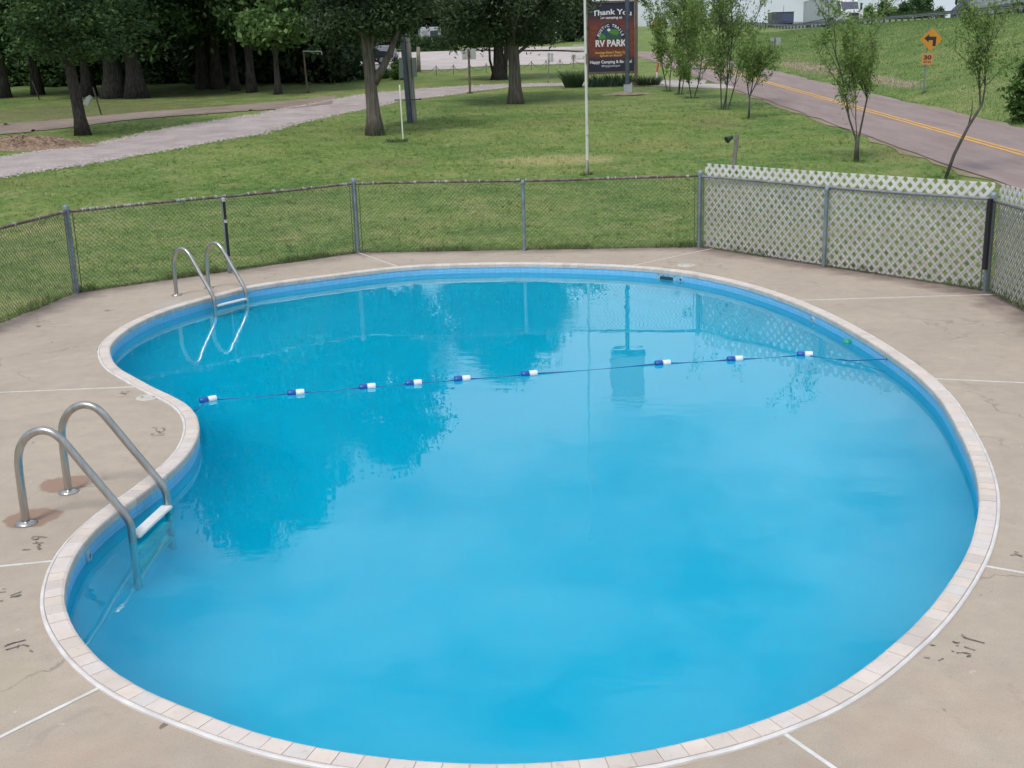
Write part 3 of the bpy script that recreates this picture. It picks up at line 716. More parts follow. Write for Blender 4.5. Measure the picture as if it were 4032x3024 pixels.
for x in (-.145, -.06, .03, .145): MB().extrude([(x - .008, -.078), (x + .008, -.078), (x + .008, -.064), (x - .008, -.064)], (nn[0] * .014, nn[1] * .014, 0), (d[0], d[1], 0), (0, 0, 1), (nn[0], nn[1], 0), .003).build('screw', dark_m, th)
for px, py, lab in ((2678, 1104, 'small round return fitting just right of the skimmer plate'), (3205, 1262, 'small dark inlet on the pool wall below the lattice reflection'), (331, 2196, 'dark inlet on the near left pool wall below the coping')):
    p, d, nn = on_wall(px, py, -.11); th = thing('return_inlet', lab, 'inlet', (p[0], p[1], -.105), math.atan2(nn[1], nn[0]))
    k = lathe([(.0, .012), (.018, .012), (.022, .02), (.045, .016), (.05, .002), (.05, 0)], 18); k.v = [(a[2], a[0], a[1]) for a in k.v]; smooth_by_angle(k.build('ring', skm, th), 40)
    k = lathe([(0, .0145), (.017, .0145), (.017, .010)], 14); k.v = [(a[2], a[0], a[1]) for a in k.v]; k.build('eyeball', dark_m, th)
lid_m = mat('cream_lid', (.58, .54, .48), .5, (.50, .45, .40), 14)
for px, py, r, lab in ((584, 1566, .115, 'white round skimmer lid set in the deck beside the pool waist'), (2703, 1045, .14, 'cream round lid set in the far deck by the lattice corner')):
    p = G(px, py); th = thing('deck_lid', lab, 'lid', (p[0], p[1], 0))
    smooth_by_angle(lathe([(0, .008), (r * .8, .008), (r * .84, .005), (r * .9, .008), (r, .006), (r * 1.02, .001)], 28).build('cover', lid_m, th), 30)
    for sx in (-1, 1): MB().box(sx * r * .5 - .012, sx * r * .5 + .012, -.008, .008, .0082, .0105).build('finger_slot', dark_m, th)
grn = mat('green_plastic', (.02, .32, .16), .4)
p = G(3352, 1348, WZ); pw = loop_at(nearest_s(p), .16)
th = thing('floating_toy', 'small bright green thing floating against the right pool wall', 'toy', (pw[0], pw[1], WZ))
smooth_by_angle(lathe([(0, .035), (.03, .03), (.05, .012), (.052, 0), (.03, -.012), (0, -.014)], 14).build('body', grn, th), 60)
MB().tube([(.03, 0, .02), (.09, .02, .035), (.12, .01, .015)], [.014, .012, .006], 8).build('arm', grn, th)
leaf_m = mat('dry_leaf', (.28, .22, .11), .8, (.40, .33, .18), 20)
for i, (px, py, lab) in enumerate([(425, 1222, 'dry curled leaf on the deck below the corner post'), (600, 1060, 'dead twig lying in the grass left of the far ladder'), (1830, 2835, 'tiny dark twig lying on the coping joint'), (1545, 1350, 'x')][:2]):
    p = G(px, py, .006) if i == 0 else T(px, py) + np.array([0, 0, .03]); o = MB().add([(-.05, -.012, 0), (0, -.022, .012), (.06, .0, .02), (0, .02, .01), (-.05, .012, .002)], [(0, 1, 4), (1, 3, 4), (1, 2, 3)]).build('dead_leaf', leaf_m); o.location = tuple(p); tag(o, lab, 'leaf')

# flagpole
fp = T(2313, 690); u_ = AT(2300, 0, fp[1])
pole_m = mat('flaking_white_pole', (.62, .62, .60), .6, (.50, .47, .42), 3.0, contrast=(.5, .75), bump=.1, stretch=(3, 3, .6))
rustp_m = mat('rusted_steel', (.13, .10, .085), .85, (.24, .16, .10), 6, bump=.2)
th = thing('flagpole', 'tall white flaking flagpole standing behind the chain-link fence', 'flagpole', tuple(fp))
top = np.array([-.02, .3, 8.6])
smooth_by_angle(MB().tube([(0, 0, .32), (0, .012, 1.2), (-.01, .05, 3), tuple(top)], [.036, .035, .032, .024], 14).build('shaft', pole_m, th), 50)
smooth_by_angle(MB().tube([(0, 0, -.1), (0, 0, .36)], .040, 14).build('rusty_base', mat('rust_streaked_white', (.45, .42, .36), .8, (.10, .075, .06), 5, stretch=(4, 4, .8)), th), 50)
smooth_by_angle(MB().tube([(0, .0, .98), (0, .0, 1.03)], .043, 14).build('collar', pole_m, th), 50)
MB().tube([(0, -.034, 2.64), (-.004, -.034, 2.90)], [.012, .014], 8).build('rust_patch', rustp_m, th)
k = lathe([(0, .07), (.05, .05), (.06, 0), (.05, -.05), (0, -.07)], 14); k.v = [(a[0] + top[0], a[1] + top[1], a[2] + top[2] + .06) for a in k.v]; k.build('finial_ball', pole_m, th, True)

# flood lamp on a stake behind the lattice
fpn = T(2884, 690); th = thing('flood_lamp', 'dark green flood lamp on a grey wooden stake behind the lattice', 'lamp', tuple(fpn))
wood_grey = mat('weathered_wood', (.17, .155, .135), .9, (.26, .24, .21), 6, bump=.3, bscale=30, stretch=(6, 6, .5))
hp = AT(2904, 530, fpn[1]) - fpn
MB().tube([(0, 0, -.2), (.5 * hp[0], .02, .5 * hp[2]), (hp[0], .03, hp[2])], .055, 6).build('stake', wood_grey, th)
lh = AT(2866, 547, fpn[1]) - fpn
k = lathe([(0, -.06), (.045, -.055), (.05, 0), (.085, .09), (.088, .11), (.07, .105), (0, .10)], 16)
q = Vector((-.75, -.35, -.35)).to_track_quat('Z', 'Y').to_matrix()
k.v = [tuple(np.array(q @ Vector(a)) + lh + np.array([.06, 0, .02])) for a in k.v]
smooth_by_angle(k.build('lamp_head', mat('dark_green_enamel', (.012, .035, .028), .35), th), 40)
MB().tube([tuple(lh + np.array([.10, 0, .03])), tuple(lh + np.array([.17, 0, -.02])), (hp[0], .0, hp[2] - .1)], .02, 8).build('bracket', galv_m, th)
# =================================================================== ROADS, LOT
def ribbon(name, lo, up, m, lift, n=60, cross=6, edge_noise=.0, seed=1):
    def samp(P):
        P = np.array([T(*a)[:2] for a in P]); d = np.concatenate([[0], np.cumsum(np.linalg.norm(np.diff(P, axis=0), axis=1))]); q = np.linspace(0, d[-1], n)
        return np.stack([np.interp(q, d, P[:, 0]), np.interp(q, d, P[:, 1])], 1)
    a, b = samp(lo), samp(up); rg = np.random.default_rng(seed)
    a = a + rg.normal(0, edge_noise, a.shape); b = b + rg.normal(0, edge_noise, b.shape)
    t = np.linspace(0, 1, cross)[:, None, None]; Q = a[None] * (1 - t) + b[None] * t
    V = np.concatenate([Q, (terr(Q[..., 0], Q[..., 1]) + lift)[..., None]], -1).reshape(-1, 3)
    idx = np.arange(cross * n).reshape(cross, n); F = np.stack([idx[:-1, :-1].ravel(), idx[:-1, 1:].ravel(), idx[1:, 1:].ravel(), idx[1:, :-1].ravel()], 1)
    o = link_obj(name, np_mesh(name, V, F), m, smooth=True); structure(o)
    return o, np.vstack([a, b[::-1]])
s = NT('pink_gravel'); o = s.obj(); g1 = s.noise(o, 22, 6, .8); g2 = s.noise(o, 1.0, 4, .6)
c = s.ramp(g2, [(.3, (.33, .265, .250)), (.7, (.47, .395, .380))]); c = s.mix(.8, c, s.ramp(g1, [(.3, (.40, .37, .36)), (.5, (.95, .95, .95)), (.68, (1.5, 1.5, 1.5))]), 'MULTIPLY')
gravel_m = s.done(c, .95, s.bump(g1, .6, .03))
s = NT('brown_dirt'); o = s.obj(); g1 = s.noise(o, 15, 6, .75); g2 = s.noise(o, .8, 4, .6)
c = s.ramp(g2, [(.3, (.20, .145, .115)), (.7, (.30, .235, .20))]); c = s.mix(.7, c, s.ramp(g1, [(.3, (.7, .68, .66)), (.7, (1.25, 1.25, 1.22))]), 'MULTIPLY')
dirt_m = s.done(c, .95, s.bump(g1, .5, .03))
NOGRASS = []
_, pg = ribbon('gravel_lane', [(-700, 815), (-300, 750), (0, 698), (250, 662), (497, 619), (750, 575), (1000, 533), (1158, 488), (1339, 447), (1452, 429), (1556, 400), (1814, 368), (2000, 344), (2300, 339), (2640, 340), (2760, 338)],
               [(-700, 720), (-300, 665), (0, 622), (200, 595), (407, 565), (588, 524), (1000, 457), (1120, 431), (1226, 412), (1452, 372), (1678, 350), (1814, 342), (2000, 333), (2300, 328), (2640, 318), (2780, 316)], gravel_m, .02, 150, 8, .07)
NOGRASS.append(pg)
_, pg = ribbon('dirt_track', [(-500, 590), (0, 533), (497, 475), (800, 452), (1000, 436), (1160, 428), (1300, 412)], [(-500, 520), (0, 490), (407, 457), (768, 429), (1000, 410), (1226, 389), (1330, 378)], dirt_m, .028, 70, 6, .10, 5)
NOGRASS.append(pg)
# far pink gravel lot behind the drooping chain
lot = [(-24, 92), (-13, 86), (-4, 84.5), (4, 86), (9, 92), (9, 122), (-2, 126), (-26, 122)]
V = []; NX, NY = 30, 24
xs = np.linspace(-26, 10, NX); ys = np.linspace(84, 126, NY); XX, YY = np.meshgrid(xs, ys); ZZ = terr(XX, YY) + .03
idx = np.arange(NX * NY).reshape(NY, NX); Fq = np.stack([idx[:-1, :-1].ravel(), idx[:-1, 1:].ravel(), idx[1:, 1:].ravel(), idx[1:, :-1].ravel()], 1)
Vq = np.stack([XX.ravel(), YY.ravel(), ZZ.ravel()], 1); cent = Vq[Fq].mean(1); Fq = Fq[in_poly(cent[:, 0], cent[:, 1], lot)]
lm = mat('pale_gravel_lot', (.42, .36, .34), .95, (.52, .45, .43), .6, bump=.3, bscale=5)
structure(link_obj('gravel_lot', np_mesh('gravel_lot', Vq, Fq), lm, smooth=True))
# asphalt service road: straight at x = 13.4 then bending left beyond 95 m
def road_path():
    P = [(13.45, y) for y in np.arange(2, 92, 1.0)]; cx, cy, r = 13.45 - 34, 92, 34
    for a in np.linspace(0, R_(84), 60): P.append((cx + r * math.cos(a), cy + r * math.sin(a)))
    ex, ey = P[-1]; dx, dy = -math.sin(R_(84)), math.cos(R_(84))
    for t in np.arange(2, 60, 2): P.append((ex + dx * t, ey + dy * t))
    return np.array(P)
RP = road_path(); tg = np.gradient(RP, axis=0); tg /= np.linalg.norm(tg, axis=1)[:, None]; RN = np.stack([tg[:, 1], -tg[:, 0]], 1)
def road_strip(name, o0, o1, lift, m, cross=2, jit=0.0, parent=None, seed=0):
    rg = np.random.default_rng(seed); n = len(RP); off = np.linspace(o0, o1, cross)
    j0 = rg.normal(0, jit, n); j1 = rg.normal(0, jit, n); V = []
    for c_, of in enumerate(off):
        jj_ = j0 if c_ == 0 else (j1 if c_ == cross - 1 else np.zeros(n)); Q = RP + RN * (of + jj_)[:, None]
        V.append(np.stack([Q[:, 0], Q[:, 1], terr(RP[:, 0], RP[:, 1]) + lift + .0 * Q[:, 0]], 1))
    V = np.concatenate(V); idx = np.arange(cross * n).reshape(cross, n); F = np.stack([idx[:-1, :-1].ravel(), idx[1:, :-1].ravel(), idx[1:, 1:].ravel(), idx[:-1, 1:].ravel()], 1)
    return link_obj(name, np_mesh(name, V, F), m, parent)
s = NT('pinkish_asphalt'); o = s.obj(); g1 = s.noise(o, 14, 6, .8); g2 = s.noise(s.obj((2.2, .35, 1)), .8, 5, .6); g3 = s.noise(s.obj((.35, 2.2, 1)), 1.4, 6, .7)
c = s.ramp(g2, [(.3, (.230, .165, .150)), (.7, (.310, .235, .220))]); c = s.mix(.6, c, s.ramp(g1, [(.3, (.72, .7, .7)), (.7, (1.25, 1.25, 1.25))]), 'MULTIPLY')
c = s.mix(s.ramp(g3, [(.33, (.55, .55, .55)), (.40, (0, 0, 0))]), c, (.10, .085, .085))
road_m = s.done(c, .9, s.bump(g1, .4, .02))
yel_m = mat('worn_yellow_paint', (.66, .34, .05), .8, (.52, .30, .09), 3, contrast=(.4, .7))
road = structure(road_strip('road', -2.5, 2.5, .035, road_m, 5, .06))
structure(road_strip('road_shoulder', -2.66, 2.68, .015, mat('shoulder_soil', (.30, .215, .155), .95, (.20, .18, .09), 1.2), 3, .12, seed=4))
for o0 in (-.18, .06): road_strip('yellow_line', o0, o0 + .13, .041, yel_m, 2, .006, road, 7)
NOGRASS.append(np.vstack([RP[:110] + RN[:110] * 2.7, (RP[:110] - RN[:110] * 2.7)[::-1]]))
rgp = np.random.default_rng(9); lane = NOGRASS[0]; seg = rgp.integers(0, 149, 9000); side_ = rgp.random(9000) < .6
la, lb = lane[:150], lane[150:][::-1]; Pq = np.where(side_[:, None], la[seg], lb[seg]); Pn = np.where(side_[:, None], la[seg + 1], lb[seg + 1]); tq = rgp.random((9000, 1)); Pc = Pq * (1 - tq) + Pn * tq + rgp.normal(0, .16, (9000, 2))
sz_ = rgp.uniform(.012, .045, 9000)[:, None]; ce = np.concatenate([Pc, (terr(Pc[:, 0], Pc[:, 1]) + .022)[:, None]], 1)
dv = [np.array(a, float) for a in ((1, .2, 0), (-.3, 1, 0), (-.9, -.7, 0), (.1, .1, .9))]; vv = np.stack([ce + d * sz_ for d in dv], 1).reshape(-1, 3); kq = np.arange(9000)[:, None] * 4
o = link_obj('lane_pebbles', np_mesh('lane_pebbles', vv, np.concatenate([kq + np.array([[0, 1, 3]]), kq + np.array([[1, 2, 3]]), kq + np.array([[2, 0, 3]])])), mat('loose_pebbles', (.30, .25, .23), .9, (.55, .49, .47), 9)); stuff(o); o['label'] = 'loose pebbles strewn along the edges of the gravel lane'; o['category'] = 'pebbles'
# concrete apron where the lane meets the road
ap = [T(2585, 326), T(2850, 336), T(2905, 352), T(2640, 346)]
apr = MB(); apr.add([(a[0], a[1], a[2] + .05) for a in ap] + [(a[0], a[1], a[2] - .1) for a in ap], [(0, 1, 2, 3), (0, 1, 5, 4), (1, 2, 6, 5), (2, 3, 7, 6), (3, 0, 4, 7)])
structure(apr.build('driveway_apron', mat('pale_concrete', (.40, .36, .32), .9, (.48, .43, .38), 1.2)))
# highway on the embankment
hx = np.array([41.5, 46, 54, 66]); hy = np.arange(70, 420, 5.0); HX, HY = np.meshgrid(hx, hy); HZ = terr(np.full_like(HX, 44), HY) + .04
idx = np.arange(HX.size).reshape(HX.shape); F = np.stack([idx[:-1, :-1].ravel(), idx[:-1, 1:].ravel(), idx[1:, 1:].ravel(), idx[1:, :-1].ravel()], 1)
structure(link_obj('highway', np_mesh('highway', np.stack([HX.ravel(), HY.ravel(), HZ.ravel()], 1), F), mat('grey_asphalt', (.11, .11, .11), .9, (.15, .15, .15), 1)))
# guardrail
gr = thing('guardrail', 'long steel guardrail along the crest of the highway embankment', 'guardrail')
gm = mat('guardrail_steel', (.20, .22, .25), .5, (.28, .30, .32), 2, metal=.4)
gy_ = np.arange(84, 300, 4.0); xg = 40.4
def hz(y): return float(terr(xg, y))
prof = [(-.04, .42), (.04, .47), (-.02, .555), (.04, .64), (-.04, .70)]
mb = MB()
for y in gy_:
    for dx, dz in prof: mb.v.append((xg + dx, y, hz(y) + dz))
k = len(prof)
for i in range(len(gy_) - 1):
    for j in range(k - 1): a = i * k + j; mb.f.append((a, a + 1, a + 1 + k, a + k))
mb.build('rail', gm, gr)
pm = MB().box(-.09, .09, -.10, .10, -.3, .74).mesh('guard_post'); pm.materials.append(mat('weathered_timber_post', (.10, .10, .10), .9, (.17, .165, .16), 4))
for y in np.arange(85, 240, 1.9):
    o = bpy.data.objects.new('post', pm); COL.objects.link(o); o.parent = gr; o.location = (xg + .17, y, hz(y))

# =================================================================== TREES
bark_m = mat('dark_bark', (.028, .023, .021), .95, (.085, .070, .062), 5, detail=8, bump=1.0, bscale=9, stretch=(3, 3, .5))
bark2_m = mat('cedar_bark', (.090, .072, .060), .95, (.185, .160, .140), 4, detail=8, bump=1.0, bscale=8, stretch=(4, 4, .35))
twig_m = mat('sapling_bark', (.050, .050, .040), .9, (.090, .085, .070), 6)
def leaf_mat(name, a, b, trans=.25):
    s = NT(name); gi = s.n.new('ShaderNodeNewGeometry'); o = s.obj()
    c = s.ramp(s.mix(.5, gi.outputs['Random Per Island'], s.noise(o, .7, 3, .6)), [(.25, a), (.75, b)])
    s.l.new(c, s.b.inputs['Base Color']); s.b.inputs['Roughness'].default_value = .6; s.b.inputs['Specular IOR Level'].default_value = .25
    if trans:
        t = s.n.new('ShaderNodeBsdfTranslucent'); s.l.new(c, t.inputs['Color']); mxs = s.n.new('ShaderNodeMixShader'); mxs.inputs[0].default_value = trans
        s.l.new(s.b.outputs[0], mxs.inputs[1]); s.l.new(t.outputs[0], mxs.inputs[2]); s.l.new(mxs.outputs[0], s.n['Material Output'].inputs['Surface'])
    return s.m
cedar_leaf = leaf_mat('cedar_foliage', (.028, .054, .032), (.105, .150, .066), .22)
oak_leaf = leaf_mat('broad_foliage', (.030, .070, .030), (.115, .195, .066), .3)
bright_leaf = leaf_mat('bright_broad_foliage', (.085, .165, .050), (.190, .300, .100), .35)  # lighter green leaf colour of the broadleaf tree by the arm post
sap_leaf = leaf_mat('feathery_foliage', (.150, .245, .070), (.290, .400, .125), .45)
bush_leaf = leaf_mat('bush_foliage', (.060, .120, .030), (.120, .200, .050), .25)
def leaves(P, size, rg, elong=1.7, flat=.0, dirs=None):
    n = len(P); nr = rg.normal(size=(n, 3)); nr[:, 2] += flat; nr /= np.linalg.norm(nr, axis=1)[:, None]
    t = rg.normal(size=(n, 3)) if dirs is None else dirs + rg.normal(0, .35, (n, 3)); t -= nr * np.sum(t * nr, 1)[:, None]; t /= np.linalg.norm(t, axis=1)[:, None] + 1e-9; b = np.cross(nr, t)
    sz = (size * rg.uniform(.6, 1.35, n))[:, None]
    L, W = sz * elong * .5, sz * .5; bend = nr * sz * .18
    v = np.stack([P - t * L, P + b * W - t * L * .1 + bend, P + t * L, P - b * W - t * L * .1 + bend], 1).reshape(-1, 3)
    return v, np.arange(4 * n).reshape(n, 4)
def crown_points(n, rg, H0, H1, rad, shape, clusters, sig, droop=.0):
    """cluster centres in a lumpy volume, then leaves scattered in every clump"""
    C = []
    while len(C) < clusters:
        t = rg.uniform(0, 1); a = rg.uniform(0, 2 * math.pi)
        r = shape(t) * rad * (.80 + .25 * math.sin(3 * a + 5 * t) + .15 * math.sin(7 * a - 9 * t)) * math.sqrt(rg.uniform(.12, 1.0))
        C.append((r * math.cos(a), r * math.sin(a), H0 + (H1 - H0) * t - droop * r))
    C = np.array(C); w = rg.uniform(.4, 1.6, clusters); k = rg.choice(clusters, n, p=w / w.sum())
    sg = (sig * rg.uniform(.55, 1.4, clusters))[k][:, None]
    return C[k] + rg.normal(size=(n, 3)) * sg * np.array([1, 1, .62]), C
def crown_mesh(name, n, seed, H0, H1, rad, shape, clusters, sig, size, leafm, elong=1.7, droop=0.0, flat=0.0):
    rg = np.random.default_rng(seed); P, C = crown_points(n, rg, H0, H1, rad, shape, clusters, sig, droop)
    v, f = leaves(P, size, rg, elong, flat); me = np_mesh(name, v, f); me.materials.append(leafm); return me, C
def trunk_mesh(name, H, r0, C, seed, m, lean=(0, 0), limbs=14, fork=None, flare=1.6, low=.25):
    rg = np.random.default_rng(seed); mb = MB(); pts = []; rad = []; n = 12
    for i in range(n + 1):
        t = i / n; z = H * t; pts.append(np.array([lean[0] * z + .05 * r0 * 6 * math.sin(3 * t + seed) * t, lean[1] * z + .3 * r0 * math.sin(4 * t + 2 * seed) * t, z - .15 if i == 0 else z]))
        rad.append(r0 * ((flare - 1) * math.exp(-z / .30) + 1) * (1 - .8 * t) + .015)
    k0 = len(mb.v); mb.tube(pts, rad, 14)
    arr = np.array(mb.v); 
    for i in range(len(arr)):          # fluted, knobbly stem
        kk = i // 14
        if kk < len(pts): d = arr[i] - pts[kk]; a = math.atan2(d[1], d[0]); arr[i] = pts[kk] + d * (1 + .09 * math.sin(4 * a + seed + .7 * kk) + .06 * math.sin(7 * a + 1.3 * kk))
    mb.v = [tuple(a) for a in arr]
    for j in range(limbs):
        c = C[rg.integers(len(C))]; t = rg.uniform(low, .85); i = int(t * n); base = pts[i]; tip = np.asarray(c)
        if tip[2] < base[2] - .5: tip = tip.copy(); tip[2] = base[2] + .2
        mid = base * .5 + tip * .5 + rg.normal(0, .15, 3) + np.array([0, 0, .12 * np.linalg.norm(tip - base)])
        mb.tube([base, mid, tip], [max(.02, rad[i] * .38), max(.015, rad[i] * .22), .012], 6, cap=False)
    if fork is not None:
        for path, rr in fork: mb.tube(path, rr, 9)
    me = mb.mesh(name); me.materials.append(m); me.polygons.foreach_set('use_smooth', [True] * len(me.polygons)); return me
cone = lambda t: (1 - t) ** .75 * (.55 + .45 * min(1, t * 5)) + .03
egg = lambda t: max(.08, math.sin(math.pi * min(1, .12 + .86 * t)) ** .6)
low_egg = lambda t: max(.10, math.sin(math.pi * min(1, .28 + .70 * t)) ** .7)
bushy = lambda t: max(.15, math.cos(t * 1.45) ** .6)
def tree(name, label, cat, p, tr_me, cr_me, rz=0.0, sc=1.0, group=None, sz=None):
    o = thing(name, label, cat, tuple(p), rz, group); o.scale = (sc, sc, sz or sc)
    for nm, me in (('trunk', tr_me), ('crown', cr_me)):
        if me is None: continue
        c = bpy.data.objects.new(nm, me); COL.objects.link(c); c.parent = o
    return o
# the two free-standing cedars on the lawn
t1 = T(1477, 533); 
cr, C = crown_mesh('crown', 46000, 11, 3.5, 9.3, 2.5, egg, 210, .30, .062, cedar_leaf, 2.8, .16)
fk = [([np.array([.06, 0, 1.72]), np.array([.38, 0, 2.2]), np.array([.68, .1, 2.75]), np.array([.95, .1, 3.4])], [.16, .13, .11, .07])]
tr_ = trunk_mesh('trunk', 8.6, .23, C, 3, bark2_m, (-.025, 0), 22, fk)
tree('cedar_tree', 'forked grey cedar standing on the lawn left of the utility poles', 'tree', t1, tr_, cr)
t2 = T(2031, 408)
cr, C = crown_mesh('crown', 56000, 21, 2.9, 8.6, 3.55, egg, 220, .36, .075, cedar_leaf, 2.6, .16)
tr_ = trunk_mesh('trunk', 8.0, .27, C, 5, bark2_m, (-.012, 0), 24)
tree('cedar_tree', 'thick single-stemmed dark cedar on the lawn between the poles and the big sign', 'tree', t2, tr_, cr)
next(c_ for c_ in COL.objects if c_.data is cr).location.x = -.75
t3 = T(1965, 314)
cr, C = crown_mesh('crown', 30000, 31, 2.5, 9.2, 3.9, egg, 170, .45, .10, cedar_leaf, 2.4, .12)
fk = [([np.array([.3, 0, .2]), np.array([.42, 0, 1.2]), np.array([.6, 0, 3.0])], [.18, .14, .1]), ([np.array([-.3, 0, .3]), np.array([-.5, 0, 1.1]), np.array([-.52, 0, 2.6])], [.09, .07, .05])]
tr_ = trunk_mesh('trunk', 8.2, .32, C, 8, bark_m, (0, 0), 18, fk)
tree('cedar_tree', 'many-stemmed dark cedar behind the lane, next to the drooping chain', 'tree', t3, tr_, cr)
# the wood on the left
wcr = []
for i, (H0, H1, rad, n, seed) in enumerate([(2.9, 17.5, 4.8, 34000, 41), (2.5, 18.5, 5.2, 36000, 42), (3.0, 16.0, 4.4, 30000, 43)]):
    wcr.append(crown_mesh('crown', n, seed, H0, H1, rad, egg, 230, .55, .165, oak_leaf, 1.9))
wtr = {}
def wood_tree(px, py, r, k, label, rz, sc=1.0, lean=(0, 0), H=15, sz=1.3):
    me, C = wcr[k]; tm = trunk_mesh('trunk', H, r / sc, C, int(px) % 17, bark_m, lean, 10, low=.3)
    return tree('woodland_tree', label, 'tree', T(px, py), tm, me, rz, sc, 'trees of the dark wood', sc * (sz if px > 600 else sz * .74))
wcr.append(crown_mesh('crown', 26000, 44, 5.2, 15.0, 4.2, egg, 200, .5, .13, oak_leaf, 1.9))
wood_tree(328, 533, .22, 3, 'leaning furrowed tree by the dirt track with a white box on its trunk', .4, .72, (-.05, .0), 14, 1.05)
wood_tree(353, 378, .30, 0, 'dark straight tree right behind the leaning tree with the white box', 2.0, .95)
wood_tree(455, 386, .52, 1, 'left stem of the massive pair of trunks with flared roots at the wood edge', 1.1, 1.0)
wood_tree(538, 386, .44, 0, 'right stem of the massive pair of trunks with flared roots at the wood edge', 3.9, 1.0)
wood_tree(741, 326, .24, 2, 'slim dark tree set back in the wood left of the twin dark trunks', 5.0, 1.05)
wood_tree(805, 351, .34, 1, 'left one of the twin dark trunks in the middle of the wood edge', 2.6, .95)
wood_tree(856, 350, .30, 2, 'right one of the twin dark trunks in the middle of the wood edge', .9, 1.0)
wood_tree(927, 357, .19, 2, 'thin straight tree just right of the twin dark trunks', 4.4, .95)
wood_tree(992, 364, .20, 0, 'thin tree nearest the arm post at the right end of the wood edge', 1.7, .85)
wood_tree(1047, 318, .20, 1, 'slim tree behind the arm post, left of the dark hedge', .3, .95)
wood_tree(1131, 298, .20, 2, 'slim tree inside the dark hedge right of the arm post', 3.1, .95)
wood_tree(150, 372, .26, 1, 'dark tree at the far left edge of the wood behind the leaning stake', 5.6, 1.0)
wood_tree(20, 385, .26, 0, 'dark tree cut by the left border of the picture', 3.5, 1.0)
# one lighter broadleaf tree overhanging the arm post
cr, C = crown_mesh('crown', 9000, 51, 2.7, 9.0, 2.9, egg, 60, .42, .21, bright_leaf, 1.5)
tr_ = trunk_mesh('trunk', 8, .14, C, 2, bark_m, (0, 0), 14)
tree('broadleaf_tree', 'lighter green broadleaf tree hanging over the post with the arm', 'tree', T(1096, 372), tr_, cr)
# back row closing the wood
bcr = [crown_mesh('crown', 20000, 60 + i, .25, 11.5, 3.7, low_egg, 150, .58, .24, cedar_leaf, 1.9) for i in range(2)]
btr = [trunk_mesh('trunk', 9, .22, bcr[i][1], i, bark_m, (0, 0), 8) for i in range(2)]
num = ['first', 'second', 'third', 'fourth', 'fifth', 'sixth', 'seventh', 'eighth', 'ninth', 'tenth', 'eleventh', 'twelfth', 'thirteenth', 'fourteenth', 'fifteenth']
rg = random.Random(77)
for i in range(13):
    px = -160 + i * 118; Yd = rg.uniform(80, 95) - (8 if i > 8 else 0); x = AT(px, 300, Yd)[0]
    tree('evergreen_tree', 'dense dark evergreen closing the back of the wood, ' + num[i] + ' from the left', 'tree', (x, Yd, float(terr(x, Yd))), btr[i % 2], bcr[i % 2][0], rg.uniform(0, 6), rg.uniform(.85, 1.2), 'evergreens at the back of the wood')
for i, px in enumerate((1480, 1640, 1790, 1950, 2120, 2260)):
    Yd = 131 + 5 * (i % 3); x = AT(px, 200, Yd)[0]
    tree('evergreen_tree', 'dark evergreen beyond the pink gravel lot, ' + num[i] + ' from the left', 'tree', (x, Yd, float(terr(x, Yd))), btr[i % 2], bcr[(i + 1) % 2][0], rg.uniform(0, 6), (1.0, .9, .95, .9, .85, .62)[i], 'evergreens beyond the gravel lot')
# hedge shrubs at the wood edge
hcr = [crown_mesh('foliage', 5200, 80 + i, .05, 2.6, 1.25, bushy, 60, .26, .14, oak_leaf, 1.6)[0] for i in range(2)]
hl = ['dark hedge shrub directly behind the arm post', 'dark hedge shrub one step right of the arm post', 'dark hedge shrub left of the forked cedar', 'dark low shrub touching the forked cedar on its left']
for i, (px, py, sc) in enumerate([(1180, 318, 1.0), (1255, 320, 1.15), (1318, 319, 1.1), (1372, 316, .95)]):
    o = thing('hedge_shrub', hl[i], 'shrub', tuple(T(px, py)), i * 1.3, 'dark hedge at the end of the wood'); o.scale = (sc, sc, sc * 1.25)
    c = bpy.data.objects.new('foliage', hcr[i % 2]); COL.objects.link(c); c.parent = o
for i in range(8):
    px = 30 + i * 150 + 30 * (i % 2); o = thing('understory_shrub', 'dark shrub in the shade under the wood, ' + num[i] + ' from the left', 'shrub', tuple(T(px, 340 - px * .02)), i * 2.1, 'shrubs under the wood'); o.scale = (1.5, 1.2, 1.0)
    c = bpy.data.objects.new('foliage', hcr[i % 2]); COL.objects.link(c); c.parent = o
bm_, _ = crown_mesh('foliage', 4200, 91, .05, 1.5, .95, bushy, 45, .2, .11, bush_leaf, 1.5)
for i, (px, py, sc, lab) in enumerate([(1574, 313, .68, 'bright green round bush seen under the fork of the cedar'), (1513, 309, .42, 'small bright bush left of the round bush behind the forked cedar')]):
    o = thing('garden_bush', lab, 'bush', tuple(T(px, py)), i, None); o.scale = (sc,) * 3; c = bpy.data.objects.new('foliage', bm_); COL.objects.link(c); c.parent = o
# skyline trees far beyond the highway
scr = crown_mesh('crown', 2600, 95, .3, 7.5, 3.2, egg, 40, .7, .5, oak_leaf, 1.5); stm = trunk_mesh('trunk', 6, .2, scr[1], 4, bark_m, (0, 0), 6)
for i, (px, sc) in enumerate([(3420, .75), (3475, 1.0), (3520, .7), (3560, .9), (3608, 1.15), (3640, 1.2), (3700, .6)]):
    Yd = 235 + 6 * (i % 3); p = AT(px, 60, Yd); z = float(terr(p[0], Yd)) - .3
    tree('skyline_tree', 'small far tree on the skyline beyond the highway, ' + num[i] + ' from the left', 'tree', (p[0], Yd, z), stm, scr[0], i * 1.1, sc * .55, 'far trees on the highway skyline', sc * .5)

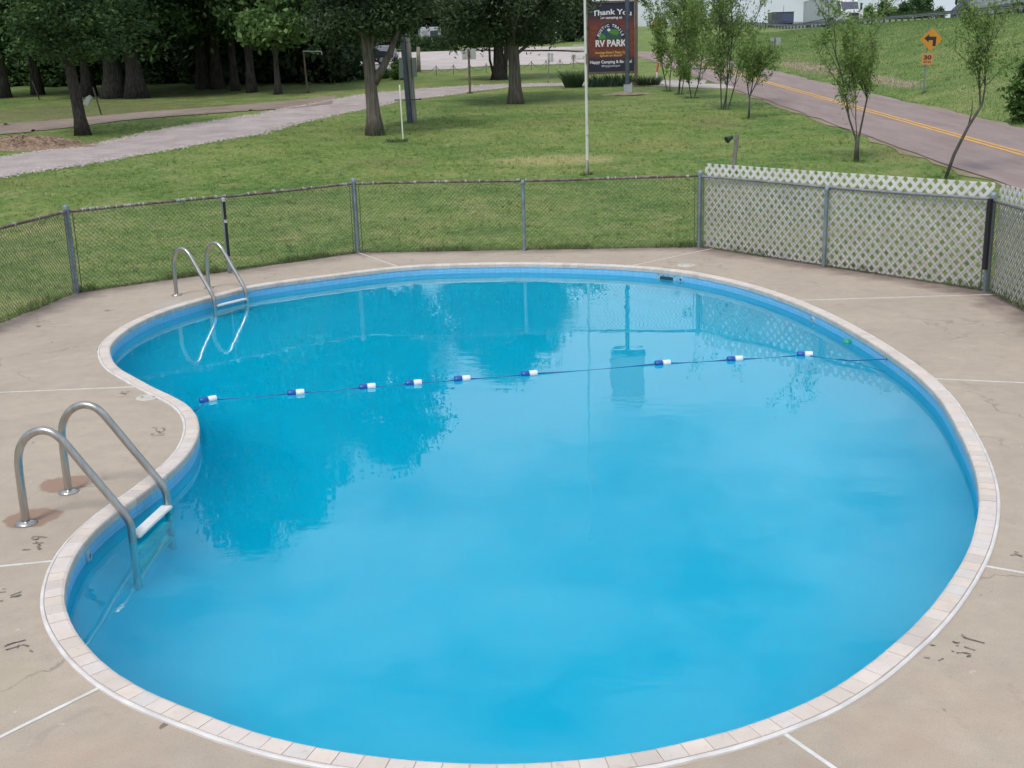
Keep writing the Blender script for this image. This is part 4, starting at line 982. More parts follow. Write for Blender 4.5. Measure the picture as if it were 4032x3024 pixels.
# feathery saplings beside the road
def sapling(px, py, stems, H, seed, label, nleaf=2600, lsz=.06, spread=.5, forced=None):
    p = T(px, py); rg = np.random.default_rng(seed); mb = MB(); tips = []; dirs = []
    def branch(a, d, L, r, depth):
        n = 5; pts = [a]; q = a.copy(); dd = d.copy()
        for i in range(n):
            dd = dd + rg.normal(0, .10, 3) + np.array([0, 0, .05]); dd /= np.linalg.norm(dd); q = q + dd * L / n; pts.append(q.copy())
        mb.tube(pts, list(np.linspace(r, r * .35, n + 1)), 5, cap=False)
        if depth >= 1:
            for i in range(1, n + 1):
                for t in np.linspace(0, 1, 5): tips.append(pts[i - 1] * (1 - t) + pts[i] * t); dirs.append(dd)
        if depth < 3:
            for k in range(9 if depth == 0 else 5):
                i = rg.integers(1, n + 1); a2 = rg.uniform(0, 6.28); sp = rg.uniform(.45, 1.1)
                nd = dd + sp * np.array([math.cos(a2), math.sin(a2), .45]); nd /= np.linalg.norm(nd)
                branch(pts[i], nd, L * rg.uniform(.28, .60), r * .40, depth + 1)
    if forced:
        for pts, rr in forced: mb.tube([np.asarray(a, float) for a in pts], rr, 8)
    for st in stems:
        branch(np.array([st[0], st[1], -.05 if len(st) < 5 else st[4]]), np.array([st[2], st[3], 1.0]) / math.sqrt(st[2] ** 2 + st[3] ** 2 + 1), H * rg.uniform(.85, 1.0), .028 if len(st) < 6 else st[5], 0)
    tips_ = np.array(tips); dr = np.array(dirs); nleaf = int(nleaf * 1.35); lsz = lsz * .64; k = rg.integers(0, len(tips_), nleaf); P = tips_[k] + rg.normal(0, .075, (nleaf, 3))
    # sprays of small leaflets
    v, f = leaves(P, lsz, rg, 2.4, .3, dr[k] + rg.normal(0, .8, (nleaf, 3)))
    lm_ = np_mesh('foliage', v, f); lm_.materials.append(sap_leaf)
    tm = mb.mesh('stem'); tm.materials.append(twig_m); tm.polygons.foreach_set('use_smooth', [True] * len(tm.polygons))
    o = thing('sapling', label, 'tree', tuple(p), 0, 'feathery saplings along the road')
    for nm, me in (('stem', tm), ('foliage', lm_)): c = bpy.data.objects.new(nm, me); COL.objects.link(c); c.parent = o
    return o
sapling(2632, 360, [(-.05, 0, -.02, 0), (.07, 0, .05, 0)], 3.4, 101, 'two-stemmed sapling nearest the big sign', 3600, .085)
sapling(2675, 373, [(-.08, 0, -.08, 0), (.0, .05, .05, .1), (.08, 0, .16, 0)], 3.6, 102, 'dense three-stemmed sapling second from the big sign', 4200, .085)
sapling(2727, 387, [(-.05, 0, -.02, 0), (.05, 0, .10, 0)], 3.5, 103, 'twin thin-stemmed sapling third from the big sign', 3600, .08)
sapling(2853, 431, [(-.12, 0, -.12, 0), (-.04, .06, .0, .08), (.04, 0, .10, 0), (.11, -.05, .24, 0)], 5.0, 104, 'tall many-stemmed sapling in the middle of the row by the road', 5600, .08)
sapling(2947, 468, [(.0, 0, -.25, 0, .75, .022), (.02, 0, .1, 0, .75, .025), (.03, 0, .55, 0, .8, .02)], 1.55, 105, 'short branching sapling just right of the tallest one', 2200, .075, forced=[([(0, 0, -.1), (.02, 0, .4), (.02, 0, .82)], [.04, .034, .03])])
sapling(3371, 637, [(-.03, 0, -.42, 0, .55, .026), (.03, 0, .14, 0, .55, .028), (.0, 0, -.1, .1, .5, .014)], 2.75, 106, 'bushy forked sapling between the lattice and the road sign', 3800, .058, forced=[([(0, 0, -.1), (0, 0, .3), (.01, 0, .62)], [.075, .062, .05])])
s7 = T(3718, 704); f7 = AT(3868, 410, s7[1]) - s7
sapling(3718, 704, [(f7[0], 0, .30, 0, f7[2], .022), (f7[0] * .96, .02, -.10, 0, f7[2] * .97, .024)], 2.1, 107, 'sapling with a long bare slanting stem at the right behind the lattice', 2300, .058, forced=[([(0, 0, -.1), (f7[0] * .25, 0, f7[2] * .33), (f7[0] * .62, 0, f7[2] * .7), (f7[0], 0, f7[2])], [.045, .040, .034, .030]), ([(f7[0] * .62, 0, f7[2] * .7), (f7[0] * .72, .05, f7[2] * .9), (f7[0] * .73, .05, f7[2] * 1.05)], [.02, .014, .008])])
o_ = thing('roadside_shrub', 'dark leafy shrub cut off by the right border beyond the road', 'shrub', tuple(T(4060, 470)), 0); c = bpy.data.objects.new('foliage', crown_mesh('foliage', 3600, 108, .05, 2.0, .75, low_egg, 40, .2, .11, bush_leaf, 1.6)[0]); COL.objects.link(c); c.parent = o_
# =================================================================== BIG SIGN AND ITS BED
YS = T(2503, 344)[1] + .9
sc0 = AT(2405, 146, YS); MPX = 1.0 / pxm(sc0) / 4.148           # metres per sign unit
zb = float(terr(sc0[0], YS))
sign = thing('park_sign', 'big dark wood-look campground sign on two posts thanking the campers', 'sign', (sc0[0], YS, zb), R_(1.5))
brown_post = mat('brown_timber', (.10, .075, .055), .85, (.17, .13, .095), 5, bump=.3, bscale=20, stretch=(5, 5, .5))
def SU(x, y): return ((x - 637) * MPX, (sc0[2] - zb) + (605 - y) * MPX)     # sign units -> local (x, z)
s = NT('printed_sign_boards'); o = s.obj()
sepn = s.n.new('ShaderNodeSeparateXYZ'); s.l.new(o, sepn.inputs[0])
pl = s.math('FRACT', s.math('MULTIPLY', sepn.outputs[2], 3.6)); gr_ = s.noise(s.obj((1.2, 1, 9)), 2.5, 6, .65)
c = s.ramp(gr_, [(.3, (.10, .022, .016)), (.55, (.20, .052, .032)), (.75, (.30, .085, .05))])
c = s.mix(s.ramp(pl, [(.02, (.75, .75, .75)), (.06, (0, 0, 0))]), c, (.025, .012, .015))
zz = s.math('DIVIDE', s.math('SUBTRACT', sepn.outputs[2], SU(0, 1160)[1]), SU(0, 60)[1] - SU(0, 1160)[1])
c = s.mix(s.ramp(zz, [(.16, (1, 1, 1)), (.27, (0, 0, 0)), (.66, (0, 0, 0)), (.84, (1, 1, 1))]), c, (.022, .022, .045))
board_m = s.done(c, .45)
x0, z0 = SU(250, 1150); x1, z1 = SU(1022, 75)
MB().box(x0, x1, -.02, .02, z0, z1).build('board', board_m, sign)
MB().box(x0 - .02, x1 + .1, -.05, .035, z0 - .11, z0 - .003).build('bottom_rail', brown_post, sign)
MB().box(x0 - .02, x1 + .1, -.05, .035, z1 + .003, z1 + .10).build('top_rail', brown_post, sign)
for nm, xa in (('left', x0 - .10), ('right', x1 + .02)): MB().box(xa, xa + .15, -.075, .075, -.4, z1 + .75).build('post', brown_post, sign, bevel=.008)
txt_w = mat('sign_white_print', (.72, .72, .74), .5); txt_y = mat('sign_yellow_print', (.62, .42, .12), .5); txt_g = mat('sign_grey_print', (.42, .42, .48), .5)
def flat(name, vf, m, dep, shadow=None):
    v, f = vf; mb = MB(); mb.add([(a[0], -.021 - dep, a[1]) for a in v], f); o = link_obj(name, mb.mesh(name), m, sign)
    if name == 'lettering': stuff(o)
    return o
def sign_text(body, cx, cy, h, m, bold=.0, width=None, dep=.006, arc=0.0):
    v, f = text_pts(body, h * 1.38 * MPX, bold * MPX)
    xs_ = [a[0] for a in v]; wd = max(xs_) - min(xs_); k = (width * MPX / wd) if width else 1; mxx = (max(xs_) + min(xs_)) / 2
    ys_ = [a[1] for a in v]; my = (max(ys_) + min(ys_)) / 2; ox, oz = SU(cx, cy)
    flat('lettering', ([(ox + (a[0] - mxx) * k, oz + (a[1] - my) - arc * ((a[0] - mxx) * k) ** 2) for a in v], f), m, dep)
sign_text('Thank You', 655, 212, 84, txt_w, 3.0, 640, arc=.075)
sign_text('for camping at', 640, 306, 38, txt_w, 1.5, 365)
sign_text('RV PARK', 640, 700, 104, txt_w, 5.0, 510, .014)
sign_text('Awnings Down? Steps Up?', 632, 850, 36, txt_y, 1.2, 520)
sign_text('Spouse on Board?', 637, 897, 36, txt_y, 1.2, 365)
sign_text('Happy Camping & Be Safe!', 637, 1000, 48, txt_w, 1.6, 690)
sign_text('#happycamper', 637, 1060, 38, txt_g, 1.0, 310)
def poly_units(P): v = [SU(*a) for a in P]; return ([(a[0], a[1]) for a in v], [tuple(range(len(v)))])
dome = [(390, 640)] + [(632 + 242 * math.cos(a), 640 + 262 * -math.sin(a)) for a in np.linspace(math.pi, 0, 24)] + [(874, 640)]
flat('logo_dome', poly_units(dome[1:-1]), mat('logo_navy', (.022, .028, .055), .5), .003)
inner = [(632 + 172 * math.cos(a), 636 - 168 * math.sin(a)) for a in np.linspace(0, math.pi, 20)]
flat('logo_sky', poly_units(inner), mat('logo_blue', (.03, .07, .13), .5), .005)
flat('logo_hill', poly_units([(590, 520), (640, 490), (700, 482), (760, 500), (775, 545), (740, 580), (690, 575), (620, 545)]), mat('logo_green', (.08, .22, .035), .5), .007)
flat('logo_hill', poly_units([(430, 630), (440, 585), (470, 550), (510, 548), (540, 580), (560, 620), (500, 634)]), MATS['logo_green'], .0075)
flat('logo_hill', poly_units([(560, 600), (620, 560), (700, 590), (790, 600), (830, 634), (560, 634)]), mat('logo_teal', (.03, .10, .06), .5), .0065)
flat('logo_moon', poly_units([(604 + 26 * math.cos(a), 492 + 22 * math.sin(a)) for a in np.linspace(0, 6.283, 18, endpoint=False)]), txt_w, .008)
rb = []
for cx_, cy_, a0 in ((868, 668, -90), (868, 762, 0), (392, 762, 90), (392, 668, 180)):
    for a in np.linspace(a0, a0 + 90, 6): rb.append((cx_ + 24 * math.cos(R_(a)), cy_ + 24 * math.sin(R_(a))))
flat('logo_banner', poly_units(rb), mat('logo_maroon', (.14, .035, .03), .5), .009)
word = 'RUSTIC TRAILS'
for i, ch in enumerate(word):
    if ch == ' ': continue
    a = math.pi * (1 - (i + .5) / len(word)); a = R_(12) + (a) * (R_(156) / math.pi)
    v, f = text_pts(ch, 62 * MPX, 1.6 * MPX); my = .5 * (max(q[1] for q in v) + min(q[1] for q in v)); rot = a - math.pi / 2
    ox, oz = SU(632 + 207 * math.cos(a), 640 - 218 * math.sin(a)); ca, sa_ = math.cos(rot), math.sin(rot)
    flat('lettering', ([(ox + q[0] * ca - (q[1] - my) * sa_, oz + q[0] * sa_ + (q[1] - my) * ca) for q in v], f), txt_w, .011)
# timber bed with ornamental grass
bl, br_ = T(2210, 349), T(2594, 351); bdep = 1.9
bed = thing('timber_planter', 'low timber-edged planting bed under the big sign', 'planter', (bl[0], bl[1], float(min(bl[2], br_[2])) - .02))
W_ = br_[0] - bl[0]
for a in ((0, W_, 0, .13), (0, W_, bdep, bdep + .13)): MB().box(a[0], a[1], a[2], a[3], -.1, .17).build('timber', brown_post, bed, bevel=.01)
for a in ((-.002, .13), (W_ - .13, W_ + .002)): MB().box(a[0], a[1], .132, bdep - .002, -.1, .16).build('timber', brown_post, bed, bevel=.01)
MB().box(.13, W_ - .13, .13, bdep, -.1, .10).build('soil', mat('bed_soil', (.20, .17, .13), .95, (.12, .09, .07), 6, bump=.5), bed)
def blades(name, n, seed, rad, H, wid, m, lean=.5, parent=None):
    rg = np.random.default_rng(seed); a = rg.uniform(0, 6.283, n); r = rad * np.sqrt(rg.uniform(0, 1, n)); base = np.stack([r * np.cos(a), r * np.sin(a), np.zeros(n)], 1)
    h = H * rg.uniform(.55, 1.1, n); out_ = np.stack([np.cos(a), np.sin(a), np.zeros(n)], 1) * (lean * h * (r / rad + .15))[:, None] + rg.normal(0, .05, (n, 3)) * H
    b = rg.uniform(0, 6.283, n); side = np.stack([np.cos(b), np.sin(b), np.zeros(n)], 1) * wid
    tip = base + out_; tip[:, 2] = h; mid = base + out_ * .4; mid[:, 2] = h * .6
    v = np.stack([base - side, base + side, mid + side * .8, tip, mid - side * .8], 1).reshape(-1, 3); k = np.arange(n)[:, None] * 5
    me = np_mesh(name, v, k + np.array([[0, 1, 2, 4]])); bm = bmesh.new(); bm.from_mesh(me); bm.verts.ensure_lookup_table()
    for i in range(n): bm.faces.new([bm.verts[5 * i + 4], bm.verts[5 * i + 2], bm.verts[5 * i + 3]])
    bm.to_mesh(me); bm.free(); me.materials.append(m); return me
orn_m = leaf_mat('ornamental_grass', (.045, .085, .045), (.085, .130, .060), .2); iris_m = leaf_mat('iris_leaves', (.030, .070, .045), (.060, .105, .060), .15)
def plant(name, label, px, z, Yoff, me, sc=1.0, group=None):
    p = AT(px, 340, bl[1] + Yoff); o = thing(name, label, 'plant', (p[0], bl[1] + Yoff, z), 0, group); o.scale = (sc,) * 3
    c = bpy.data.objects.new('foliage', me); COL.objects.link(c); c.parent = o; return o
zbed = bed.location.z + .09
gme = blades('foliage', 900, 5, .38, 1.0, .010, orn_m, .55)
plant('ornamental_grass', 'round clump of fine ornamental grass at the left end of the sign bed', 2258, zbed, .8, gme, 1.0)
plant('ornamental_grass', 'low spreading fine grass at the right end of the sign bed', 2545, zbed, .8, blades('foliage', 900, 6, .6, .62, .010, orn_m, .9), 1.0)
ime = blades('foliage', 60, 7, .17, .62, .022, iris_m, .35)
for i, px in enumerate(np.linspace(2325, 2462, 9)):
    plant('iris_clump', 'upright sword-leaved clump under the big sign, ' + num[i] + ' from the left', px, zbed, .45 + .35 * (i % 2), ime, 1.0 + .12 * ((i * 7) % 3), 'iris clumps under the sign').rotation_euler[2] = i * 1.7
# tall pole with grey box and high box sign
pb = T(2470, 371); dkblue = mat('dark_blue_grey_steel', (.055, .070, .095), .5, (.085, .10, .125), 4)
pole = thing('sign_pole', 'tall dark steel pole in front of the big sign, grey box at its foot', 'pole', tuple(pb))
smooth_by_angle(MB().tube([(0, 0, -.3), (0, 0, 12.7 - pb[2])], .105, 14).build('shaft', dkblue, pole), 50)
mid_ = (AT(2470, 350, pb[1]) - pb)[2]
MB().box(-.19, .19, -.33, -.11, mid_ - .2, mid_ + .20).build('electrical_box', mat('pale_grey_box', (.34, .37, .39), .5, (.40, .43, .45), 3), pole, bevel=.012)
MB().box(-.83, .83, -.14, .14, 10.25 - pb[2], 12.65 - pb[2]).build('box_sign', mat('cabinet_face', (.42, .42, .44), .4), pole, bevel=.03)
MB().box(-.87, .87, -.10, .10, 10.12 - pb[2], 10.24 - pb[2]).build('cabinet_base', dkblue, pole)
MB().box(-.75, .75, -.03, .03, 9.72 - pb[2], 9.86 - pb[2]).build('cross_arm', dkblue, pole)
soil_m = mat('loose_soil', (.30, .24, .17), .95, (.18, .15, .09), 5, bump=.6, bscale=12)
rgm = random.Random(3); md = lathe([(0, .14), (.3, .12), (.6, .06), (.95, .015), (1.1, -.03)], 22); md.v = [(a[0] * 1.2 * rgm.uniform(.93, 1.08), a[1] * .8, a[2] + rgm.uniform(-.015, .02)) for a in md.v]
o = md.build('soil_mound', soil_m, None, True); o.location = tuple(pb); tag(o, 'low mound of pale soil round the foot of the tall pole', 'mound')
# marker post
mk = T(2582, 322); th = thing('marker_post', 'slim white utility marker with an orange top beside the sign bed', 'marker', tuple(mk), 0)
tp = AT(2592, 247, mk[1]) - mk; md_ = tp * .52
MB().tube([(0, 0, -.2), tuple(md_)], .045, 8).build('white_tube', mat('marker_white', (.7, .7, .7), .5), th); MB().tube([tuple(md_), tuple(tp)], [.058, .05], 8).build('orange_top', mat('marker_orange', (.50, .085, .035), .5), th)

# ------------------------------------------------------------------ road warning sign
ws = T(3638, 366); th = thing('warning_sign', 'orange-yellow diamond left-turn sign with a 30 mph plate beyond the road', 'sign', tuple(ws), R_(-6))
k_ = pxm(ws); amber = mat('amber_sheeting', (.55, .245, .02), .5, (.50, .22, .025), 2); amber2 = mat('faded_orange_sheeting', (.55, .25, .085), .5); blk = mat('sign_black', (.02, .018, .02), .6); sgn_back = mat('sign_back_aluminium', (.34, .36, .38), .5)
smooth_by_angle(MB().tube([(0, .06, -.3), (0.03, .06, (366 - 165) / k_), (.05, .06, (366 - 124) / k_)], .03, 8).build('post', galv_m, th), 50)
dcx, dcz, dr = (3653 - 3638) / k_, (366 - 165) / k_, 44 / k_
rot = lambda P, a: [(x * math.cos(a) - z * math.sin(a), x * math.sin(a) + z * math.cos(a)) for x, z in P]
def plate(P, cx, cz, y0, y1, name, m, parent):
    mb = MB().prism([(cx + a, cz + b) for a, b in P], y0, y1); return mb.build(name, m, parent)
DI = rot([(dr, 0), (0, dr), (-dr, 0), (0, -dr)], R_(-3))
pd = plate(DI, dcx, dcz, -.01, .01, 'diamond_plate', amber, th)
u = dr / 100
AR = [(42, -56), (42, 24), (-22, 24), (-22, 44), (-62, 8), (-22, -26), (-22, -6), (14, -6), (14, -56)]
v = [(dcx + a * u, -.0135, dcz + b * u) for a, b in rot(AR, R_(-3))]
tri_ = tessellate_polygon([[Vector((a[0], a[2], 0)) for a in v]]); mb = MB(); mb.add(v, [tuple(t) for t in tri_]); link_obj('arrow', mb.mesh('arrow'), blk, pd)
rr_ = [(dr - 3 * u * 1.4, 0), (0, dr - 3 * u * 1.4), (-dr + 3 * u * 1.4, 0), (0, -dr + 3 * u * 1.4)]
pcx, pcz, ph = (3643 - 3638) / k_, (366 - 238) / k_, 21 / k_
pp = plate(rot([(-ph, -ph), (ph, -ph), (ph, ph), (-ph, ph)], R_(-3)), pcx, pcz, -.01, .01, 'speed_plate', amber2, th)
for body, hh, zz_, wd, m_ in (('30', .55, .28, 1.45, mat('faded_black_digits', (.06, .035, .02), .6)), ('M.P.H.', .22, -.52, 1.45, mat('faded_brown_letters', (.24, .10, .04), .6))):
    v, f = text_pts(body, hh * ph * 1.9, .012); xs_ = [a[0] for a in v]; kx = wd * ph / (max(xs_) - min(xs_)); my = .5 * (max(a[1] for a in v) + min(a[1] for a in v)); mxx = .5 * (max(xs_) + min(xs_))
    mb = MB(); mb.add([(pcx + (a[0] - mxx) * kx, -.0135, pcz + zz_ * ph + a[1] - my) for a in v], f); link_obj('lettering', mb.mesh('lettering'), m_, pp)
# backs of small signs
def back_sign(name, label, base, x0, x1, y0, y1, postm, boardm, pw=.045, post_top=None, lean=0.0):
    p = T(*base); k = pxm(p); th = thing(name, label, 'sign', tuple(p)); H = lambda y: (base[1] - y) / k; Xl = lambda x: (x - base[0]) / k
    MB().tube([(0, -.03, -.2), (lean, -.03, H(post_top if post_top else y0 + 2))], pw, 6).build('post', postm, th)
    MB().box(Xl(x0), Xl(x1), .02, .04, H(y1), H(y0)).build('board', boardm, th, bevel=.006); return th
pale_b = mat('weathered_white_board', (.36, .37, .36), .7, (.46, .47, .46), 4)
back_sign('notice_board', 'pale square board seen from behind on a rough post beside the lane', (1851, 368), 1825, 1879, 198, 239, brown_post, pale_b, .055)
th = back_sign('folded_notice', 'small white two-leaf notice on a thin stake in front of the drooping chain', (2156, 328), 2158, 2168, 213, 248, wood_grey, pale_b, .03, 240, .10)
kk = pxm(T(2156, 328)); MB().box((2170 - 2156) / kk, (2181 - 2156) / kk, .0, .02, (328 - 248) / kk, (328 - 215) / kk).build('board', pale_b, th)
back_sign('road_sign_back', 'grey rectangular sign seen from behind at the foot of the embankment', (3050, 192), 3030, 3074, 150, 178, dkblue, sgn_back, .05)
back_sign('small_notice', 'tiny white square notice on a chain post left of the flagpole', (2259, 267), 2252, 2268, 216, 231, wood_grey, pale_b, .03)
# drooping chain with posts
chain = thing('chain_barrier', 'low barrier of thin posts with a drooping chain along the gravel lot', 'barrier')
CP = [T(1412, 316), T(1630, 302), T(1718, 297), T(1786, 293), T(1850, 290), T(1915, 288), T(2010, 282), T(2093, 278), T(2150, 274), T(2205, 270), T(2259, 267), T(2340, 264)]
for i, p in enumerate(CP):
    MB().tube([(p[0], p[1], p[2] - .1), (p[0] + .01, p[1], p[2] + .62)], .03, 7).build('post', wood_grey, chain)
    if i:
        a, b = CP[i - 1] + np.array([0, 0, .56]), p + np.array([0, 0, .56])
        MB().tube([a * (1 - t) + b * t - np.array([0, 0, .38 * 4 * t * (1 - t)]) for t in np.linspace(0, 1, 12)], .016, 4).build('chain', mat('rusty_chain', (.14, .13, .08), .8), chain)
# stout wooden post and stones
p = T(1650, 284); o = MB().tube([(0, 0, -.2), (0, 0, .9), (.02, 0, 1.65)], [.14, .13, .12], 10).build('bollard_post', mat('pale_wood_post', (.24, .20, .165), .9, (.32, .28, .23), 4, bump=.3), None, True); o.location = tuple(p); tag(o, 'stout weathered wooden post at the corner of the gravel lot', 'post')
stn_m = mat('pale_stone', (.36, .31, .27), .9, (.46, .41, .37), 3, bump=.4)
def rock(px, py, r, label, seed, name='boulder'):
    rg = random.Random(seed); bm = bmesh.new(); bmesh.ops.create_icosphere(bm, subdivisions=3, radius=1)
    for v in bm.verts:
        n = v.co.normalized(); v.co = n * (1 + .18 * math.sin(3.1 * n.x + seed) * math.cos(2.7 * n.y) + .10 * math.sin(6 * n.z + seed * 2)); v.co.x *= r; v.co.y *= r * .7; v.co.z *= r * .6
    me = bpy.data.meshes.new(name); bm.to_mesh(me); bm.free(); o = link_obj(name, me, stn_m, None, True); p = T(px, py); o.location = (p[0], p[1], p[2] + r * .25); return tag(o, label, 'rock')
rock(1388, 317, .30, 'pale boulder at the foot of the hedge left of the forked cedar', 1); rock(1365, 318, .20, 'small pale stone left of the boulder by the hedge', 2)
# post with arm
ap_ = T(1212, 366); k = pxm(ap_); th = thing('arm_post', 'thin brown post with a horizontal white arm at the end of the wood', 'post', tuple(ap_))
t_ = np.array([(1206 - 1212) / k, 0, (366 - 206) / k])
MB().tube([(0, 0, -.2), tuple(t_)], [.05, .045], 8).build('post', brown_post, th)
MB().tube([tuple(t_ - np.array([0, .05, .03])), (t_[0] + 66 / k, -.05, t_[2] - .06), (t_[0] + 72 / k, -.05, t_[2] - .10), (t_[0] + 72 / k, -.05, t_[2] - .22)], .022, 8).build('arm', mat('white_pipe', (.55, .56, .56), .5), th)
# stakes in the shade, box on the tree
for px, py, dx, dy, lab in ((158, 394, -22, 75, 'leaning dark stake in the shade at the far left'), (401, 452, -22, 105, 'thin leaning stake beside the dirt track near the massive trunks')):
    p = T(px, py); k = pxm(p); o = MB().tube([(0, 0, -.1), (dx / k, 0, dy / k)], .035, 6).build('stake', bark_m); o.location = tuple(p); tag(o, lab, 'stake')
p = T(328, 533); q = AT(345, 396, p[1] - .12) ; th = thing('white_box', 'white sloping box fixed to the trunk of the leaning tree', 'box', tuple(q), 0); th.rotation_euler = (0, R_(20), 0)
MB().prism([(-.11, -.17), (.07, -.17), (.12, .13), (.02, .19), (-.06, .12)], -.07, .07).build('body', mat('white_painted_box', (.52, .52, .50), .6), th); MB().prism([(.01, .19), (.125, .13), (.14, .15), (.02, .215)], -.085, .085).build('lid', pale_b, th)
# brush pile
bp_ = T(95, 580); th = thing('brush_pile', 'heap of brown brush and bark chips beside the lane at the far left', 'brush pile', tuple(bp_))
rgm = random.Random(5); md = lathe([(0, .35), (.7, .30), (1.5, .17), (2.2, .04), (2.5, -.06)], 26); md.v = [(a[0] * rgm.uniform(.94, 1.07), a[1] * .55, a[2] + rgm.uniform(-.05, .06)) for a in md.v]
md.build('chip_heap', mat('bark_chips', (.17, .105, .07), .95, (.34, .24, .17), 14, detail=6, bump=1.0, bscale=22), th)
mb = MB()
for _ in range(420):
    a = rgm.uniform(0, 6.28); r = 2.2 * math.sqrt(rgm.random()); x, y = r * math.cos(a), r * math.sin(a) * .55; z = .36 * (1 - (r / 2.4) ** 1.3) + .03; b = rgm.uniform(0, 6.28); L = rgm.uniform(.06, .28)
    mb.tube([(x, y, z), (x + L * math.cos(b), y + L * math.sin(b), z + rgm.uniform(-.03, .09))], rgm.uniform(.006, .016), 4, cap=False)
stuff(mb.build('twigs', mat('dry_brush', (.20, .135, .09), .9, (.40, .30, .21), 8), th))

# ------------------------------------------------------------------ utility poles
up = T(1624, 484); th = thing('utility_pole', 'grey wooden utility pole strapped to a dark steel riser pole on the lawn', 'utility pole', tuple(up))
k = pxm(up); H = 10.8 - up[2]; lx = -.04
wp = mat('grey_pole_wood', (.22, .20, .18), .9, (.33, .31, .28), 4, detail=7, bump=.4, bscale=14, stretch=(6, 6, .3))
smooth_by_angle(MB().tube([(.08, .05, -.4), (.08 + lx * 3, .05, 3), (.08 + lx * H, .05, H)], [.125, .11, .085], 12).build('wooden_pole', wp, th), 50)
smooth_by_angle(MB().tube([(-.09, -.07, -.4), (-.09 + lx * 3, -.07, 3), (-.09 + lx * (H - .8), -.07, H - .8)], [.09, .09, .07], 12).build('steel_riser', dkblue, th), 50)
for nm, x, z0_, z1_ in (('meter_box', -.36, (484 - 314) / k, (484 - 236) / k), ('switch_box', .115, (484 - 310) / k, (484 - 238) / k)): MB().box(x - .02, x + .14, -.14, .1, z0_, z1_).build(nm, mat('grey_green_box', (.20, .24, .23), .6), th, bevel=.01)
MB().box(-.62, .38, -.16, -.13, (484 - 397) / k, (484 - 393) / k).build('strap_bar', dkblue, th)
for z in (8.75 - up[2], 10.1 - up[2]):
    MB().box(-1.25 + lx * z, 1.25 + lx * z, -.16, -.05, z, z + .11).build('cross_arm', wp, th)
    for x in (-1.1, -.55, .55, 1.1): smooth_by_angle(MB().tube([(x + lx * z, -.1, z + .11), (x + lx * z, -.1, z + .28)], [.035, .05], 8).build('insulator', pale_b, th), 40)
smooth_by_angle(MB().tube([(-.45 + lx * 8, -.1, 8.0 - up[2]), (-.45 + lx * 8, -.1, 8.75 - up[2])], .2, 14).build('transformer', mat('transformer_grey', (.28, .30, .31), .5), th), 40)
gy0 = T(1587, 549); k = pxm(gy0); tpg = np.array([(1576 - 1587) / k, .6, (549 - 215) / k]); th = thing('guy_wire', 'slanting guy wire in a pale plastic sleeve in front of the utility pole', 'guy wire', tuple(gy0))
smooth_by_angle(MB().tube([(0, 0, .02), (-.02, .12, .9), tuple(tpg * .62)], .024, 8).build('sleeve', mat('pale_green_sleeve', (.55, .58, .42), .5, (.68, .70, .62), 2), th), 50)
endp = np.array([up[0] + .08 + lx * 8, up[1], 9.4]) - gy0
MB().tube([tuple(tpg * .60), tuple(endp)], .009, 5).build('wire', wire_m, th)
o = thing('weed_tuft', 'dark green weeds at the foot of the slanting guy wire', 'plant', tuple(T(1562, 560))); c = bpy.data.objects.new('foliage', blades('foliage', 110, 15, .34, .13, .010, orn_m, .9)); COL.objects.link(c); c.parent = o

